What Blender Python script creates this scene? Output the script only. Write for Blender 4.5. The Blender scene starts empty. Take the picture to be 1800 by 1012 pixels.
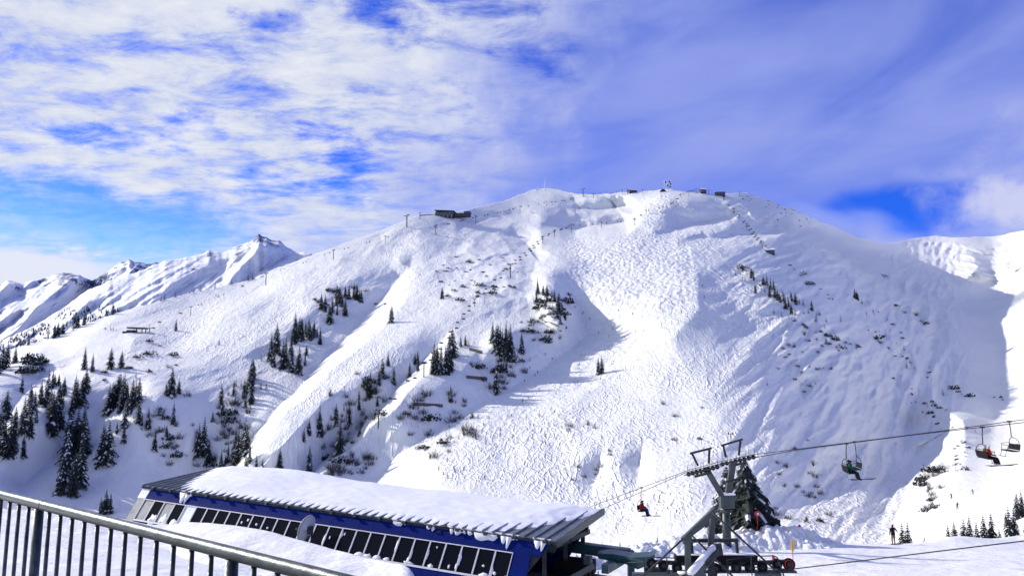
import bpy, bmesh, math, random
import numpy as np
from mathutils import Vector, Matrix

# ------------------------------------------------------------------ camera, sky, sun, exposure
R = math.radians
SC = bpy.context.scene
COL = SC.collection
FPX, CX, CY, PITCH = 1350.0, 900.0, 506.0, R(7.76)      # focal length in photo pixels, centre, upward pitch
cam_d = bpy.data.cameras.new('camera')
cam_d.sensor_width = 36.0; cam_d.lens = 36.0 * FPX / 1800.0
cam_d.clip_start = 0.1; cam_d.clip_end = 40000.0
cam = bpy.data.objects.new('camera', cam_d); COL.objects.link(cam)
cam.location = (0, 0, 0); cam.rotation_euler = (R(90) + PITCH, 0, 0)
SC.camera = cam
SUN_AZ, SUN_EL = R(-64.0), R(28.0)                        # azimuth from +Y (view direction) towards +X
SC.view_settings.view_transform = 'Standard'
SC.view_settings.look = 'None'; SC.view_settings.gamma = 1.0
SC.view_settings.use_curve_mapping = False
SC.view_settings.exposure = -0.05
SC.render.engine = 'CYCLES'
SC.cycles.use_denoising = True
SC.cycles.use_adaptive_sampling = True; SC.cycles.adaptive_threshold = 0.03; SC.cycles.adaptive_min_samples = 12
SC.cycles.max_bounces = 5; SC.cycles.diffuse_bounces = 1; SC.cycles.glossy_bounces = 2
SC.cycles.transparent_max_bounces = 6; SC.cycles.volume_bounces = 1
SC.cycles.volume_step_rate = 2.0

def ray(px, py, y=1.0):
    """world point at forward distance y on the line of sight through a photo pixel"""
    a = (np.asarray(px, float) - CX) / FPX; b = (CY - np.asarray(py, float)) / FPX
    c, s = math.cos(PITCH), math.sin(PITCH)
    fy = c - b * s; fz = s + b * c
    return a / fy * y, np.asarray(y, float) + 0 * a, fz / fy * y
def at(px, py, y):
    return Vector([float(v) for v in ray(px, py, y)])
def azel(px, py):
    x, y, z = ray(px, py, 1.0)
    return math.degrees(math.atan2(x, y)), math.degrees(math.atan2(z, math.hypot(x, y)))

class NB:
    """small node-tree builder"""
    def __init__(s, nt): s.nt = nt; s.N = nt.nodes; s.L = nt.links
    def new(s, t, **kw):
        n = s.N.new(t)
        for k, v in kw.items(): setattr(n, k, v)
        return n
    def put(s, sock, v):
        if isinstance(v, bpy.types.NodeSocket): s.L.new(v, sock)
        elif v is not None: sock.default_value = v
    def m(s, op, a, b=None, c=None, clamp=False):
        n = s.new('ShaderNodeMath', operation=op, use_clamp=clamp)
        for i, v in enumerate((a, b, c)):
            if v is not None: s.put(n.inputs[i], v)
        return n.outputs[0]
    def vm(s, op, a, b=None):
        n = s.new('ShaderNodeVectorMath', operation=op)
        s.put(n.inputs[0], a)
        if b is not None:
            s.put(n.inputs[3 if op == 'SCALE' else 1], b)
        return n.outputs[1 if op in ('LENGTH', 'DOT_PRODUCT') else 0]
    def noise(s, vec, scale, detail=4, rough=0.55, dist=0.0, out=0, dim='3D'):
        n = s.new('ShaderNodeTexNoise', noise_dimensions=dim)
        s.put(n.inputs['Vector'], vec); s.put(n.inputs['Scale'], scale)
        n.inputs['Detail'].default_value = detail; n.inputs['Roughness'].default_value = rough
        n.inputs['Distortion'].default_value = dist
        return n.outputs[out]
    def ramp(s, v, lo, hi, a=0.0, b=1.0, smooth=True):
        n = s.new('ShaderNodeMapRange', interpolation_type='SMOOTHSTEP' if smooth else 'LINEAR')
        s.put(n.inputs[0], v); s.put(n.inputs[1], lo); s.put(n.inputs[2], hi); s.put(n.inputs[3], a); s.put(n.inputs[4], b)
        return n.outputs[0]
    def mix(s, f, a, b):
        n = s.new('ShaderNodeMix', data_type='RGBA')
        s.put(n.inputs[0], f); s.put(n.inputs[6], a); s.put(n.inputs[7], b)
        return n.outputs[2]
    def comb(s, x, y, z):
        n = s.new('ShaderNodeCombineXYZ')
        s.put(n.inputs[0], x); s.put(n.inputs[1], y); s.put(n.inputs[2], z)
        return n.outputs[0]

def make_world():
    w = bpy.data.worlds.new('World'); SC.world = w; w.use_nodes = True
    w.cycles.sampling_method = 'MANUAL'; w.cycles.sample_map_resolution = 256
    nb = NB(w.node_tree); nb.N.clear()
    out = nb.new('ShaderNodeOutputWorld'); bg = nb.new('ShaderNodeBackground')
    bg.inputs[1].default_value = 0.1
    nb.L.new(bg.outputs[0], out.inputs[0])
    sky = nb.new('ShaderNodeTexSky', sky_type='NISHITA')
    sky.sun_disc = False; sky.sun_elevation = SUN_EL; sky.sun_rotation = SUN_AZ
    sky.altitude = 2000; sky.air_density = 1.0; sky.dust_density = 0.3; sky.ozone_density = 3.0
    tc = nb.new('ShaderNodeTexCoord').outputs['Generated']
    sp = nb.new('ShaderNodeSeparateXYZ'); nb.L.new(tc, sp.inputs[0])
    x, y, z = sp.outputs
    az = nb.m('MULTIPLY', nb.m('ARCTAN2', x, y), 57.2958)
    el = nb.m('MULTIPLY', nb.m('ARCSINE', z), 57.2958)
    zz = nb.m('ADD', nb.m('MAXIMUM', z, 0.0), 0.13)
    p = nb.comb(nb.m('DIVIDE', x, zz), nb.m('DIVIDE', y, zz), 0.0)          # a cloud layer overhead
    big = nb.noise(p, 0.9, 5, 0.6)
    fine = nb.noise(nb.vm('ADD', nb.vm('MULTIPLY', p, (1.0, 1.5, 1)), (7.1, 3.3, 0)), 5.2, 9, 0.66, 0.25)
    wisp = nb.noise(nb.vm('MULTIPLY', p, (1.0, 2.6, 1)), 1.6, 7, 0.6, 0.6)
    wob = nb.m('SUBTRACT', nb.noise(nb.comb(az, el, 0.0), 0.16, 6, 0.6), 0.5)
    def blob(px, py, rx, ry, warp=1.0, lo=1.25, hi=0.25):
        a0, e0 = azel(px, py); kx = rx / 23.5; ky = ry / 23.5
        da = nb.m('DIVIDE', nb.m('SUBTRACT', az, a0), kx); de = nb.m('DIVIDE', nb.m('SUBTRACT', el, e0), ky)
        d = nb.m('SQRT', nb.m('ADD', nb.m('MULTIPLY', da, da), nb.m('MULTIPLY', de, de)))
        d = nb.m('ADD', d, nb.m('MULTIPLY', wob, 2.6 * warp))
        return nb.ramp(d, lo, hi)
    # right part of the sky: an even lavender veil; left part: broken altocumulus
    veil = nb.ramp(nb.m('ADD', nb.m('SUBTRACT', az, nb.m('MULTIPLY', el, 0.7)), nb.m('MULTIPLY', wob, 26.0)), -27.0, -5.0)
    cov = nb.m('ADD', nb.m('MULTIPLY', fine, 0.75), nb.m('ADD', nb.m('MULTIPLY', big, 0.25), nb.m('MULTIPLY', wisp, 0.20)))
    low = nb.ramp(el, 13.0, 5.0)
    thr = nb.m('ADD', 0.50, nb.m('MULTIPLY', low, 0.10))
    holes = None
    for b in ((670, 22, 90, 28, 1.0), (850, 12, 120, 26, 1.0), (930, 95, 120, 60, 1.3), (570, 232, 60, 22, 1.0), (660, 285, 110, 26, 1.2),
              (200, 245, 110, 26, 1.2), (330, 215, 70, 22, 1.2), (480, 40, 70, 20, 1.2), (150, 365, 260, 45, 0.8), (480, 320, 110, 26, 1.3), (590, 330, 90, 24, 1.3)):
        h = blob(*b); holes = h if holes is None else nb.m('MAXIMUM', holes, h)
    thr = nb.m('ADD', thr, nb.m('MULTIPLY', holes, 0.14))
    alto = nb.ramp(cov, nb.m('SUBTRACT', thr, 0.16), nb.m('ADD', thr, 0.13))
    pr = nb.comb(nb.m('ADD', nb.m('MULTIPLY', az, 0.035), nb.m('MULTIPLY', el, 0.02)), nb.m('SUBTRACT', nb.m('MULTIPLY', el, 0.11), nb.m('MULTIPLY', az, 0.028)), 0.0)   # long slanting streaks
    vd = nb.ramp(nb.m('ADD', nb.m('MULTIPLY', nb.noise(pr, 1.5, 6, 0.5, 0.5), 0.7), nb.m('MULTIPLY', nb.noise(nb.vm('MULTIPLY', p, (0.8, 1.5, 1)), 0.9, 6, 0.55, 0.4), 0.3)), 0.30, 0.68, 0.34, 1.0)
    vd = nb.m('MULTIPLY', vd, nb.m('SUBTRACT', 1.0, nb.m('MULTIPLY', holes, 0.75)))
    vd = nb.m('MULTIPLY', vd, nb.ramp(el, 30.0, 6.0, 0.85, 1.12))
    # the blue gap over the right shoulder and the cumulus beside it
    gap = nb.m('MAXIMUM', blob(1560, 376, 150, 44, 0.4, 1.2, 0.6), blob(1650, 366, 90, 40, 0.4, 1.2, 0.6))
    vd = nb.m('MULTIPLY', vd, nb.m('SUBTRACT', 1.0, nb.m('MULTIPLY', gap, 0.97)))
    hb = nb.ramp(nb.m('ADD', el, nb.m('MULTIPLY', wob, 3.0)), 14.0, 10.0)        # bright bank low behind the summit
    hb = nb.m('MULTIPLY', hb, nb.m('MULTIPLY', nb.ramp(az, -15.0, -7.0), nb.ramp(az, 20.0, 7.0)))
    vd = nb.m('MAXIMUM', vd, nb.m('MULTIPLY', hb, 0.95))
    alto = nb.m('MULTIPLY', alto, nb.m('SUBTRACT', 1.0, nb.m('MULTIPLY', blob(150, 385, 330, 62, 0.7, 1.2, 0.35), 0.8)))      # clear air low on the left
    cloud = nb.m('ADD', nb.m('MULTIPLY', alto, nb.m('SUBTRACT', 1.0, veil)), nb.m('MULTIPLY', vd, veil))
    cloud = nb.m('MULTIPLY', cloud, nb.ramp(el, 60.0, 30.0, 0.3, 1.0))          # the layer thins out overhead
    cum = nb.m('MAXIMUM', blob(1800, 360, 120, 75, 0.9, 1.25, 0.3), blob(1900, 320, 190, 100, 0.9, 1.25, 0.2))
    bank = blob(40, 470, 200, 34, 0.6, 1.15, 0.5)
    solid = nb.m('MAXIMUM', cum, bank)
    cloud = nb.m('MAXIMUM', cloud, nb.m('MULTIPLY', solid, 0.96))
    # colours
    tint = nb.vm('MULTIPLY', sky.outputs[0], (0.14, 0.58, 2.1))
    lo_air = nb.mix(nb.m('MULTIPLY', nb.ramp(el, 20.0, 4.0), nb.ramp(az, 8.0, -12.0)), tint, nb.vm('MULTIPLY', sky.outputs[0], (1.05, 1.5, 2.2)))
    shade = nb.ramp(nb.m('ADD', nb.m('MULTIPLY', fine, 0.6), nb.m('MULTIPLY', big, 0.4)), 0.35, 0.65)
    white = nb.mix(shade, (5.4, 6.1, 8.6, 1), (8.6, 8.9, 9.5, 1))
    lav = nb.mix(hb, (3.3, 4.0, 8.7, 1), (6.6, 7.0, 9.4, 1))
    cc = nb.mix(veil, white, lav)
    cc = nb.mix(solid, cc, nb.mix(bank, (6.4, 6.7, 9.3, 1), (8.3, 8.5, 9.5, 1)))
    col = nb.mix(cloud, lo_air, cc)
    nb.L.new(col, bg.inputs[0])
make_world()

sun_d = bpy.data.lights.new('sun', 'SUN'); sun_d.energy = 5.0; sun_d.angle = R(0.53); sun_d.color = (1.0, 0.94, 0.85)
sun = bpy.data.objects.new('sun', sun_d); COL.objects.link(sun)
SUN_DIR = Vector((math.sin(SUN_AZ) * math.cos(SUN_EL), math.cos(SUN_AZ) * math.cos(SUN_EL), math.sin(SUN_EL)))
sun.rotation_euler = SUN_DIR.to_track_quat('Z', 'Y').to_euler()

# ------------------------------------------------------------------ helpers
def tag(o, label=None, cat=None, group=None, kind=None):
    if label: o['label'] = label
    if cat: o['category'] = cat
    if group: o['group'] = group
    if kind: o['kind'] = kind
    return o
def link(o, parent=None):
    COL.objects.link(o)
    if parent is not None: o.parent = parent
    return o
def empty(name, loc=(0, 0, 0), rz=0.0, parent=None):
    o = bpy.data.objects.new(name, None); o.empty_display_size = 0.5
    o.location = loc; o.rotation_euler = (0, 0, rz)
    return link(o, parent)
class MB:
    """collects vertices and faces (with a material index) for one mesh"""
    def __init__(s): s.v = []; s.f = []; s.mi = []; s.cur = 0
    def add(s, vs, fs):
        o = len(s.v); s.v.extend([tuple(float(c) for c in v) for v in vs])
        for f in fs: s.f.append(tuple(i + o for i in f)); s.mi.append(s.cur)
        return s
    def box(s, c, d, rot=None):
        c = Vector(c); h = Vector(d) * 0.5
        vs = [Vector((sx * h.x, sy * h.y, sz * h.z)) for sx in (-1, 1) for sy in (-1, 1) for sz in (-1, 1)]
        if rot is not None: vs = [rot @ v for v in vs]
        return s.add([c + v for v in vs], [(0, 1, 3, 2), (4, 6, 7, 5), (0, 4, 5, 1), (2, 3, 7, 6), (0, 2, 6, 4), (1, 5, 7, 3)])
    def bar(s, a, b, w, h, up=(0, 0, 1)):
        """rectangular bar from a to b"""
        a, b = Vector(a), Vector(b); d = b - a; L = d.length; d.normalize()
        u = Vector(up); sx = d.cross(u)
        if sx.length < 1e-5: sx = d.cross(Vector((0, 1, 0)))
        sx.normalize(); sz = sx.cross(d)
        return s.box((a + b) / 2, (L, w, h), Matrix((d, sx, sz)).transposed())
    def tube(s, pts, r, n=8, caps=True):
        pts = [Vector(p) for p in pts]; rr = r if isinstance(r, (list, tuple)) else [r] * len(pts)
        o = []; ref = None
        for i, p in enumerate(pts):
            d = (pts[min(i + 1, len(pts) - 1)] - pts[max(i - 1, 0)]).normalized()
            if ref is None:
                ref = d.orthogonal().normalized()
            ref = (ref - d * ref.dot(d)).normalized(); q = d.cross(ref)
            o.append([p + (ref * math.cos(2 * math.pi * k / n) + q * math.sin(2 * math.pi * k / n)) * rr[i] for k in range(n)])
        fs = []
        for i in range(len(pts) - 1):
            for k in range(n):
                a = i * n + k; b = i * n + (k + 1) % n
                fs.append((a, b, b + n, a + n))
        if caps: fs.append(tuple(range(n))[::-1]); fs.append(tuple((len(pts) - 1) * n + k for k in range(n)))
        return s.add([v for ring in o for v in ring], fs)
    def disc_wheel(s, c, axis, r, w, n=18):
        c = Vector(c); a = Vector(axis).normalized() * w * 0.5
        return s.tube([c - a, c - a * 0.85, c + a * 0.85, c + a], [r * 0.92, r, r, r * 0.92], n)
    def mesh(s, name, mats, smooth=False):
        me = bpy.data.meshes.new(name); me.from_pydata(s.v, [], s.f)
        for m in (mats if isinstance(mats, (list, tuple)) else [mats]): me.materials.append(m)
        if any(s.mi): me.polygons.foreach_set('material_index', s.mi)
        if smooth: me.polygons.foreach_set('use_smooth', [True] * len(s.f))
        me.update(); return me
    def build(s, name, mats, parent=None, smooth=False):
        return link(bpy.data.objects.new(name, s.mesh(name, mats, smooth)), parent)
def inst(name, me, parent=None, loc=(0, 0, 0), rz=0.0, sc=1.0):
    o = bpy.data.objects.new(name, me); o.location = loc; o.rotation_euler = (0, 0, rz)
    o.scale = (sc, sc, sc) if not isinstance(sc, (tuple, list)) else sc
    return link(o, parent)
def smooth_mod(o, angle=40):
    for p in o.data.polygons: p.use_smooth = True
    o.data.set_sharp_from_angle(angle=R(angle)); return o

def pmat(name, color, rough=0.6, metal=0.0, var=0.0, vscale=3.0, bump=0.0, bscale=20.0, spec=0.5, edge=None):
    """procedural painted / metal / stone material with a little mottling"""
    m = bpy.data.materials.new(name); m.use_nodes = True
    nb = NB(m.node_tree); bs = nb.N['Principled BSDF']
    bs.inputs['Roughness'].default_value = rough; bs.inputs['Metallic'].default_value = metal
    bs.inputs['Specular IOR Level'].default_value = spec
    geo = nb.new('ShaderNodeTexCoord').outputs['Object']
    c = (*color, 1)
    if var:
        n = nb.noise(geo, vscale, 6, 0.6)
        d = tuple(v * (1 - var) for v in color) + (1,); l = tuple(min(1, v * (1 + var)) for v in color) + (1,)
        col = nb.mix(nb.ramp(n, 0.3, 0.7), d, l)
        nb.L.new(col, bs.inputs['Base Color'])
        nb.L.new(nb.ramp(n, 0.3, 0.7, rough * 0.8, min(1, rough * 1.2)), bs.inputs['Roughness'])
    else: bs.inputs['Base Color'].default_value = c
    if bump:
        b = nb.new('ShaderNodeBump'); b.inputs['Strength'].default_value = bump; b.inputs['Distance'].default_value = 0.02
        nb.L.new(nb.noise(geo, bscale, 5, 0.6), b.inputs['Height']); nb.L.new(b.outputs[0], bs.inputs['Normal'])
    return m
# ------------------------------------------------------------------ numpy terrain tools
def _hash(ix, iy, seed):
    n = (ix.astype(np.int64) * 374761393 + iy.astype(np.int64) * 668265263 + seed * 1442695041) & 0x7fffffff
    n = ((n ^ (n >> 13)) * 1274126177) & 0x7fffffff
    return ((n ^ (n >> 16)) & 0xffff) / 65535.0 * 2 * math.pi
def gnoise(x, y, seed=0):
    ix = np.floor(x); iy = np.floor(y); fx = x - ix; fy = y - iy
    u = fx * fx * fx * (fx * (fx * 6 - 15) + 10); v = fy * fy * fy * (fy * (fy * 6 - 15) + 10)
    def g(ox, oy):
        a = _hash(ix + ox, iy + oy, seed); return np.cos(a) * (fx - ox) + np.sin(a) * (fy - oy)
    return (g(0, 0) * (1 - u) + g(1, 0) * u) * (1 - v) + (g(0, 1) * (1 - u) + g(1, 1) * u) * v * 1.0
def fbm(x, y, oct=5, seed=0, gain=0.5, ridged=False):
    s = 0; a = 1.0
    for o in range(oct):
        n = gnoise(x, y, seed + o * 17)
        s = s + a * ((0.5 - np.abs(n) * 2) if ridged else n)
        x, y = x * 2.03 + 11.7, y * 2.03 - 5.3; a *= gain
    return s
def rbf_fit(pts):
    P = np.array(pts, float); X = P[:, :2] / 400.0; v = np.log(P[:, 2]); n = len(P)
    d = np.linalg.norm(X[:, None] - X[None], axis=2); K = np.where(d > 0, d * d * np.log(d + 1e-9), 0) + np.eye(n) * 0.004
    T = np.c_[np.ones(n), X]; A = np.block([[K, T], [T.T, np.zeros((3, 3))]])
    w = np.linalg.solve(A, np.r_[v, np.zeros(3)])
    def ev(x, y):
        x = np.asarray(x, float) / 400.0; y = np.asarray(y, float) / 400.0
        r = w[n] + w[n + 1] * x + w[n + 2] * y
        for i in range(n):
            d2 = (x - X[i, 0]) ** 2 + (y - X[i, 1]) ** 2
            r = r + w[i] * 0.5 * d2 * np.log(d2 + 1e-12)
        return np.exp(r)
    return ev
def pline(pts, x):
    P = np.array(pts, float); return np.interp(x, P[:, 0], P[:, 1])
def furrow(gx, gy, pts, p=1.35):
    """line of (x, y, amount, width left/above, width right/below), listed top to bottom: how far the ground lies back there"""
    best = np.full(gx.shape, 1e9); val = np.zeros(gx.shape)
    for a, b in zip(pts[:-1], pts[1:]):
        ax, ay = a[:2]; dx, dy = b[0] - ax, b[1] - ay; l2 = dx * dx + dy * dy
        t = np.clip(((gx - ax) * dx + (gy - ay) * dy) / l2, 0, 1)
        ox = gx - ax - t * dx; oy = gy - ay - t * dy; d = np.hypot(ox, oy)
        side = dy * (gx - ax) - dx * (gy - ay) > 0
        am = a[2] + (b[2] - a[2]) * t
        w = np.where(side, a[4] + (b[4] - a[4]) * t, a[3] + (b[3] - a[3]) * t)
        f = am * np.clip(1 - d / w, 0, 1) ** p
        m = d < best; best = np.where(m, d, best); val = np.where(m, f, val)
    return val
def recede(D):
    U = D[::-1]; M = np.maximum.accumulate(U, axis=0)
    k = np.array([1, 2, 3, 2, 1.0]) / 9.0
    e = M - U; e = np.pad(e, ((0, 0), (2, 2)), mode='edge')
    e = sum(k[i] * e[:, i:i + U.shape[1]] for i in range(5))
    return (U + e)[::-1]
def grid_mesh(name, X, Y, Z, mat, attrs=None):
    nr, nc = X.shape
    me = bpy.data.meshes.new(name); co = np.stack([X, Y, Z], -1).reshape(-1, 3).astype(np.float32)
    me.vertices.add(len(co)); me.vertices.foreach_set('co', co.ravel())
    i = np.arange(nr * nc).reshape(nr, nc)
    q = np.stack([i[:-1, :-1], i[:-1, 1:], i[1:, 1:], i[1:, :-1]], -1).reshape(-1, 4).astype(np.int32)
    me.loops.add(q.size); me.loops.foreach_set('vertex_index', q.ravel())
    me.polygons.add(len(q)); me.polygons.foreach_set('loop_start', np.arange(0, q.size, 4, dtype=np.int32))
    me.polygons.foreach_set('use_smooth', np.ones(len(q), dtype=bool))
    me.update(calc_edges=True); me.validate()
    for k, v in (attrs or {}).items():
        a = me.attributes.new(k, 'FLOAT', 'POINT'); a.data.foreach_set('value', np.asarray(v, np.float32).ravel())
    me.materials.append(mat)
    return link(bpy.data.objects.new(name, me))

# ------------------------------------------------------------------ snow materials
def snow_mountain_mat():
    m = bpy.data.materials.new('mountain_snow'); m.use_nodes = True
    nb = NB(m.node_tree); bs = nb.N['Principled BSDF']
    bs.inputs['Roughness'].default_value = 0.62; bs.inputs['Specular IOR Level'].default_value = 0.25
    P = nb.new('ShaderNodeNewGeometry').outputs['Position']
    mog = nb.new('ShaderNodeAttribute', attribute_name='mogul').outputs['Fac']
    trk = nb.new('ShaderNodeAttribute', attribute_name='track').outputs['Fac']
    sp = nb.new('ShaderNodeSeparateXYZ'); nb.L.new(P, sp.inputs[0])
    flat = nb.comb(sp.outputs[0], sp.outputs[1], 0.0)
    w1 = nb.noise(flat, 0.026, 3, 0.5); w2 = nb.noise(flat, 0.10, 2, 0.5)
    def lines(vec, scale, wid):                                  # thin meandering ski tracks
        n = nb.noise(vec, scale, 1.5, 0.5)
        return nb.ramp(nb.m('ABSOLUTE', nb.m('SUBTRACT', n, 0.5)), wid, 0.0)
    rot = nb.comb(nb.m('ADD', nb.m('MULTIPLY', sp.outputs[0], 0.92), nb.m('MULTIPLY', sp.outputs[1], 0.38)), nb.m('SUBTRACT', nb.m('MULTIPLY', sp.outputs[1], 0.30), nb.m('MULTIPLY', sp.outputs[0], 0.12)), 3.0)
    rot2 = nb.comb(nb.m('SUBTRACT', nb.m('MULTIPLY', sp.outputs[0], 0.95), nb.m('MULTIPLY', sp.outputs[1], 0.22)), nb.m('ADD', nb.m('MULTIPLY', sp.outputs[1], 0.30), nb.m('MULTIPLY', sp.outputs[0], 0.08)), 40.0)
    t = nb.m('ADD', lines(nb.vm('MULTIPLY', flat, (1.0, 0.34, 1.0)), 0.18, 0.055), nb.m('ADD', lines(rot, 0.22, 0.055), lines(rot2, 0.16, 0.05)))
    t = nb.m('ADD', t, nb.m('MULTIPLY', lines(nb.vm('ADD', rot, (9.0, 4.0, 7.0)), 0.33, 0.08), 0.7))
    gate = nb.ramp(nb.noise(flat, 0.016, 4, 0.6), 0.36, 0.56, 0.25, 1.0)
    t = nb.m('MULTIPLY', nb.m('MULTIPLY', t, trk), gate)
    v = nb.new('ShaderNodeTexVoronoi', feature='SMOOTH_F1'); v.inputs['Scale'].default_value = 0.23; v.inputs['Smoothness'].default_value = 0.6
    nb.L.new(nb.vm('ADD', nb.vm('MULTIPLY', flat, (1.0, 0.62, 1.0)), nb.comb(nb.m('MULTIPLY', w2, 9.0), 0.0, 0.0)), v.inputs['Vector'])
    mo = nb.m('MULTIPLY', nb.m('SUBTRACT', 1.0, v.outputs['Distance']), mog)
    soft = nb.noise(flat, 0.05, 6, 0.6)
    crust = nb.noise(nb.vm('MULTIPLY', flat, (1.0, 0.6, 1.0)), 0.36, 4, 0.62)
    h = nb.m('ADD', nb.m('MULTIPLY', t, 0.36), nb.m('MULTIPLY', mo, 1.9))
    h = nb.m('ADD', h, nb.m('ADD', nb.m('MULTIPLY', soft, 1.4), nb.m('MULTIPLY', crust, 0.95)))
    b = nb.new('ShaderNodeBump'); b.inputs['Strength'].default_value = 0.9; b.inputs['Distance'].default_value = 1.0
    nb.L.new(h, b.inputs['Height']); nb.L.new(b.outputs[0], bs.inputs['Normal'])
    n = nb.noise(flat, 0.01, 5, 0.6)
    nb.L.new(nb.mix(nb.ramp(n, 0.3, 0.7), (0.84, 0.85, 0.81, 1), (0.89, 0.885, 0.83, 1)), bs.inputs['Base Color'])
    return m
def snow_near_mat():
    m = bpy.data.materials.new('near_snow'); m.use_nodes = True
    nb = NB(m.node_tree); bs = nb.N['Principled BSDF']
    bs.inputs['Roughness'].default_value = 0.55; bs.inputs['Specular IOR Level'].default_value = 0.3
    P = nb.new('ShaderNodeNewGeometry').outputs['Position']
    h = nb.m('ADD', nb.m('MULTIPLY', nb.noise(P, 0.55, 5, 0.55), 0.35), nb.m('MULTIPLY', nb.noise(nb.vm('MULTIPLY', P, (0.7, 2.2, 1.0)), 2.2, 5, 0.6, 0.4), 0.06))
    h = nb.m('ADD', h, nb.m('MULTIPLY', nb.noise(P, 16.0, 3, 0.6), 0.008))
    sp = nb.new('ShaderNodeSeparateXYZ'); nb.L.new(P, sp.inputs[0])
    far_ = nb.ramp(sp.outputs[1], 46.0, 52.0)
    wv = nb.m('SINE', nb.m('MULTIPLY', nb.m('ADD', nb.m('ADD', nb.m('MULTIPLY', sp.outputs[1], 1.0), nb.m('MULTIPLY', sp.outputs[0], 0.12)), nb.m('MULTIPLY', nb.noise(P, 0.08, 3, 0.5), 9.0)), 5.5))
    h = nb.m('ADD', h, nb.m('MULTIPLY', nb.m('MULTIPLY', nb.m('POWER', nb.m('ADD', nb.m('MULTIPLY', wv, 0.5), 0.5), 3.0), far_), nb.ramp(nb.noise(P, 0.12, 3, 0.5), 0.4, 0.6, 0.0, 0.05)))
    b = nb.new('ShaderNodeBump'); b.inputs['Strength'].default_value = 0.8; b.inputs['Distance'].default_value = 1.0
    nb.L.new(h, b.inputs['Height']); nb.L.new(b.outputs[0], bs.inputs['Normal'])
    nb.L.new(nb.mix(nb.ramp(nb.noise(P, 0.3, 5, 0.6), 0.3, 0.7), (0.84, 0.85, 0.82, 1), (0.89, 0.885, 0.84, 1)), bs.inputs['Base Color'])
    return m
def far_snow_mat():
    """snow with bare rock where the ground is too steep to hold it"""
    m = bpy.data.materials.new('far_snow'); m.use_nodes = True
    nb = NB(m.node_tree); bs = nb.N['Principled BSDF']
    bs.inputs['Roughness'].default_value = 0.7; bs.inputs['Specular IOR Level'].default_value = 0.2
    P = nb.new('ShaderNodeNewGeometry').outputs['Position']
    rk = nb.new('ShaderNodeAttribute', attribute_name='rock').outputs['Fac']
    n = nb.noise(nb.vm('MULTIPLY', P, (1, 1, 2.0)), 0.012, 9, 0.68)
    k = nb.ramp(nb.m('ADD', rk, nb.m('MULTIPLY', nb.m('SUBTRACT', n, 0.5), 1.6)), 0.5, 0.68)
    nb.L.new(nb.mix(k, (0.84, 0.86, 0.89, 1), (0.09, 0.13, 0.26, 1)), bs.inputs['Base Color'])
    b = nb.new('ShaderNodeBump'); b.inputs['Strength'].default_value = 0.8; b.inputs['Distance'].default_value = 1.0
    nb.L.new(nb.m('MULTIPLY', nb.noise(P, 0.012, 8, 0.62), 26.0), b.inputs['Height']); nb.L.new(b.outputs[0], bs.inputs['Normal'])
    return m
M_MOUNT, M_SNOW, M_FAR = snow_mountain_mat(), snow_near_mat(), far_snow_mat()

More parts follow.
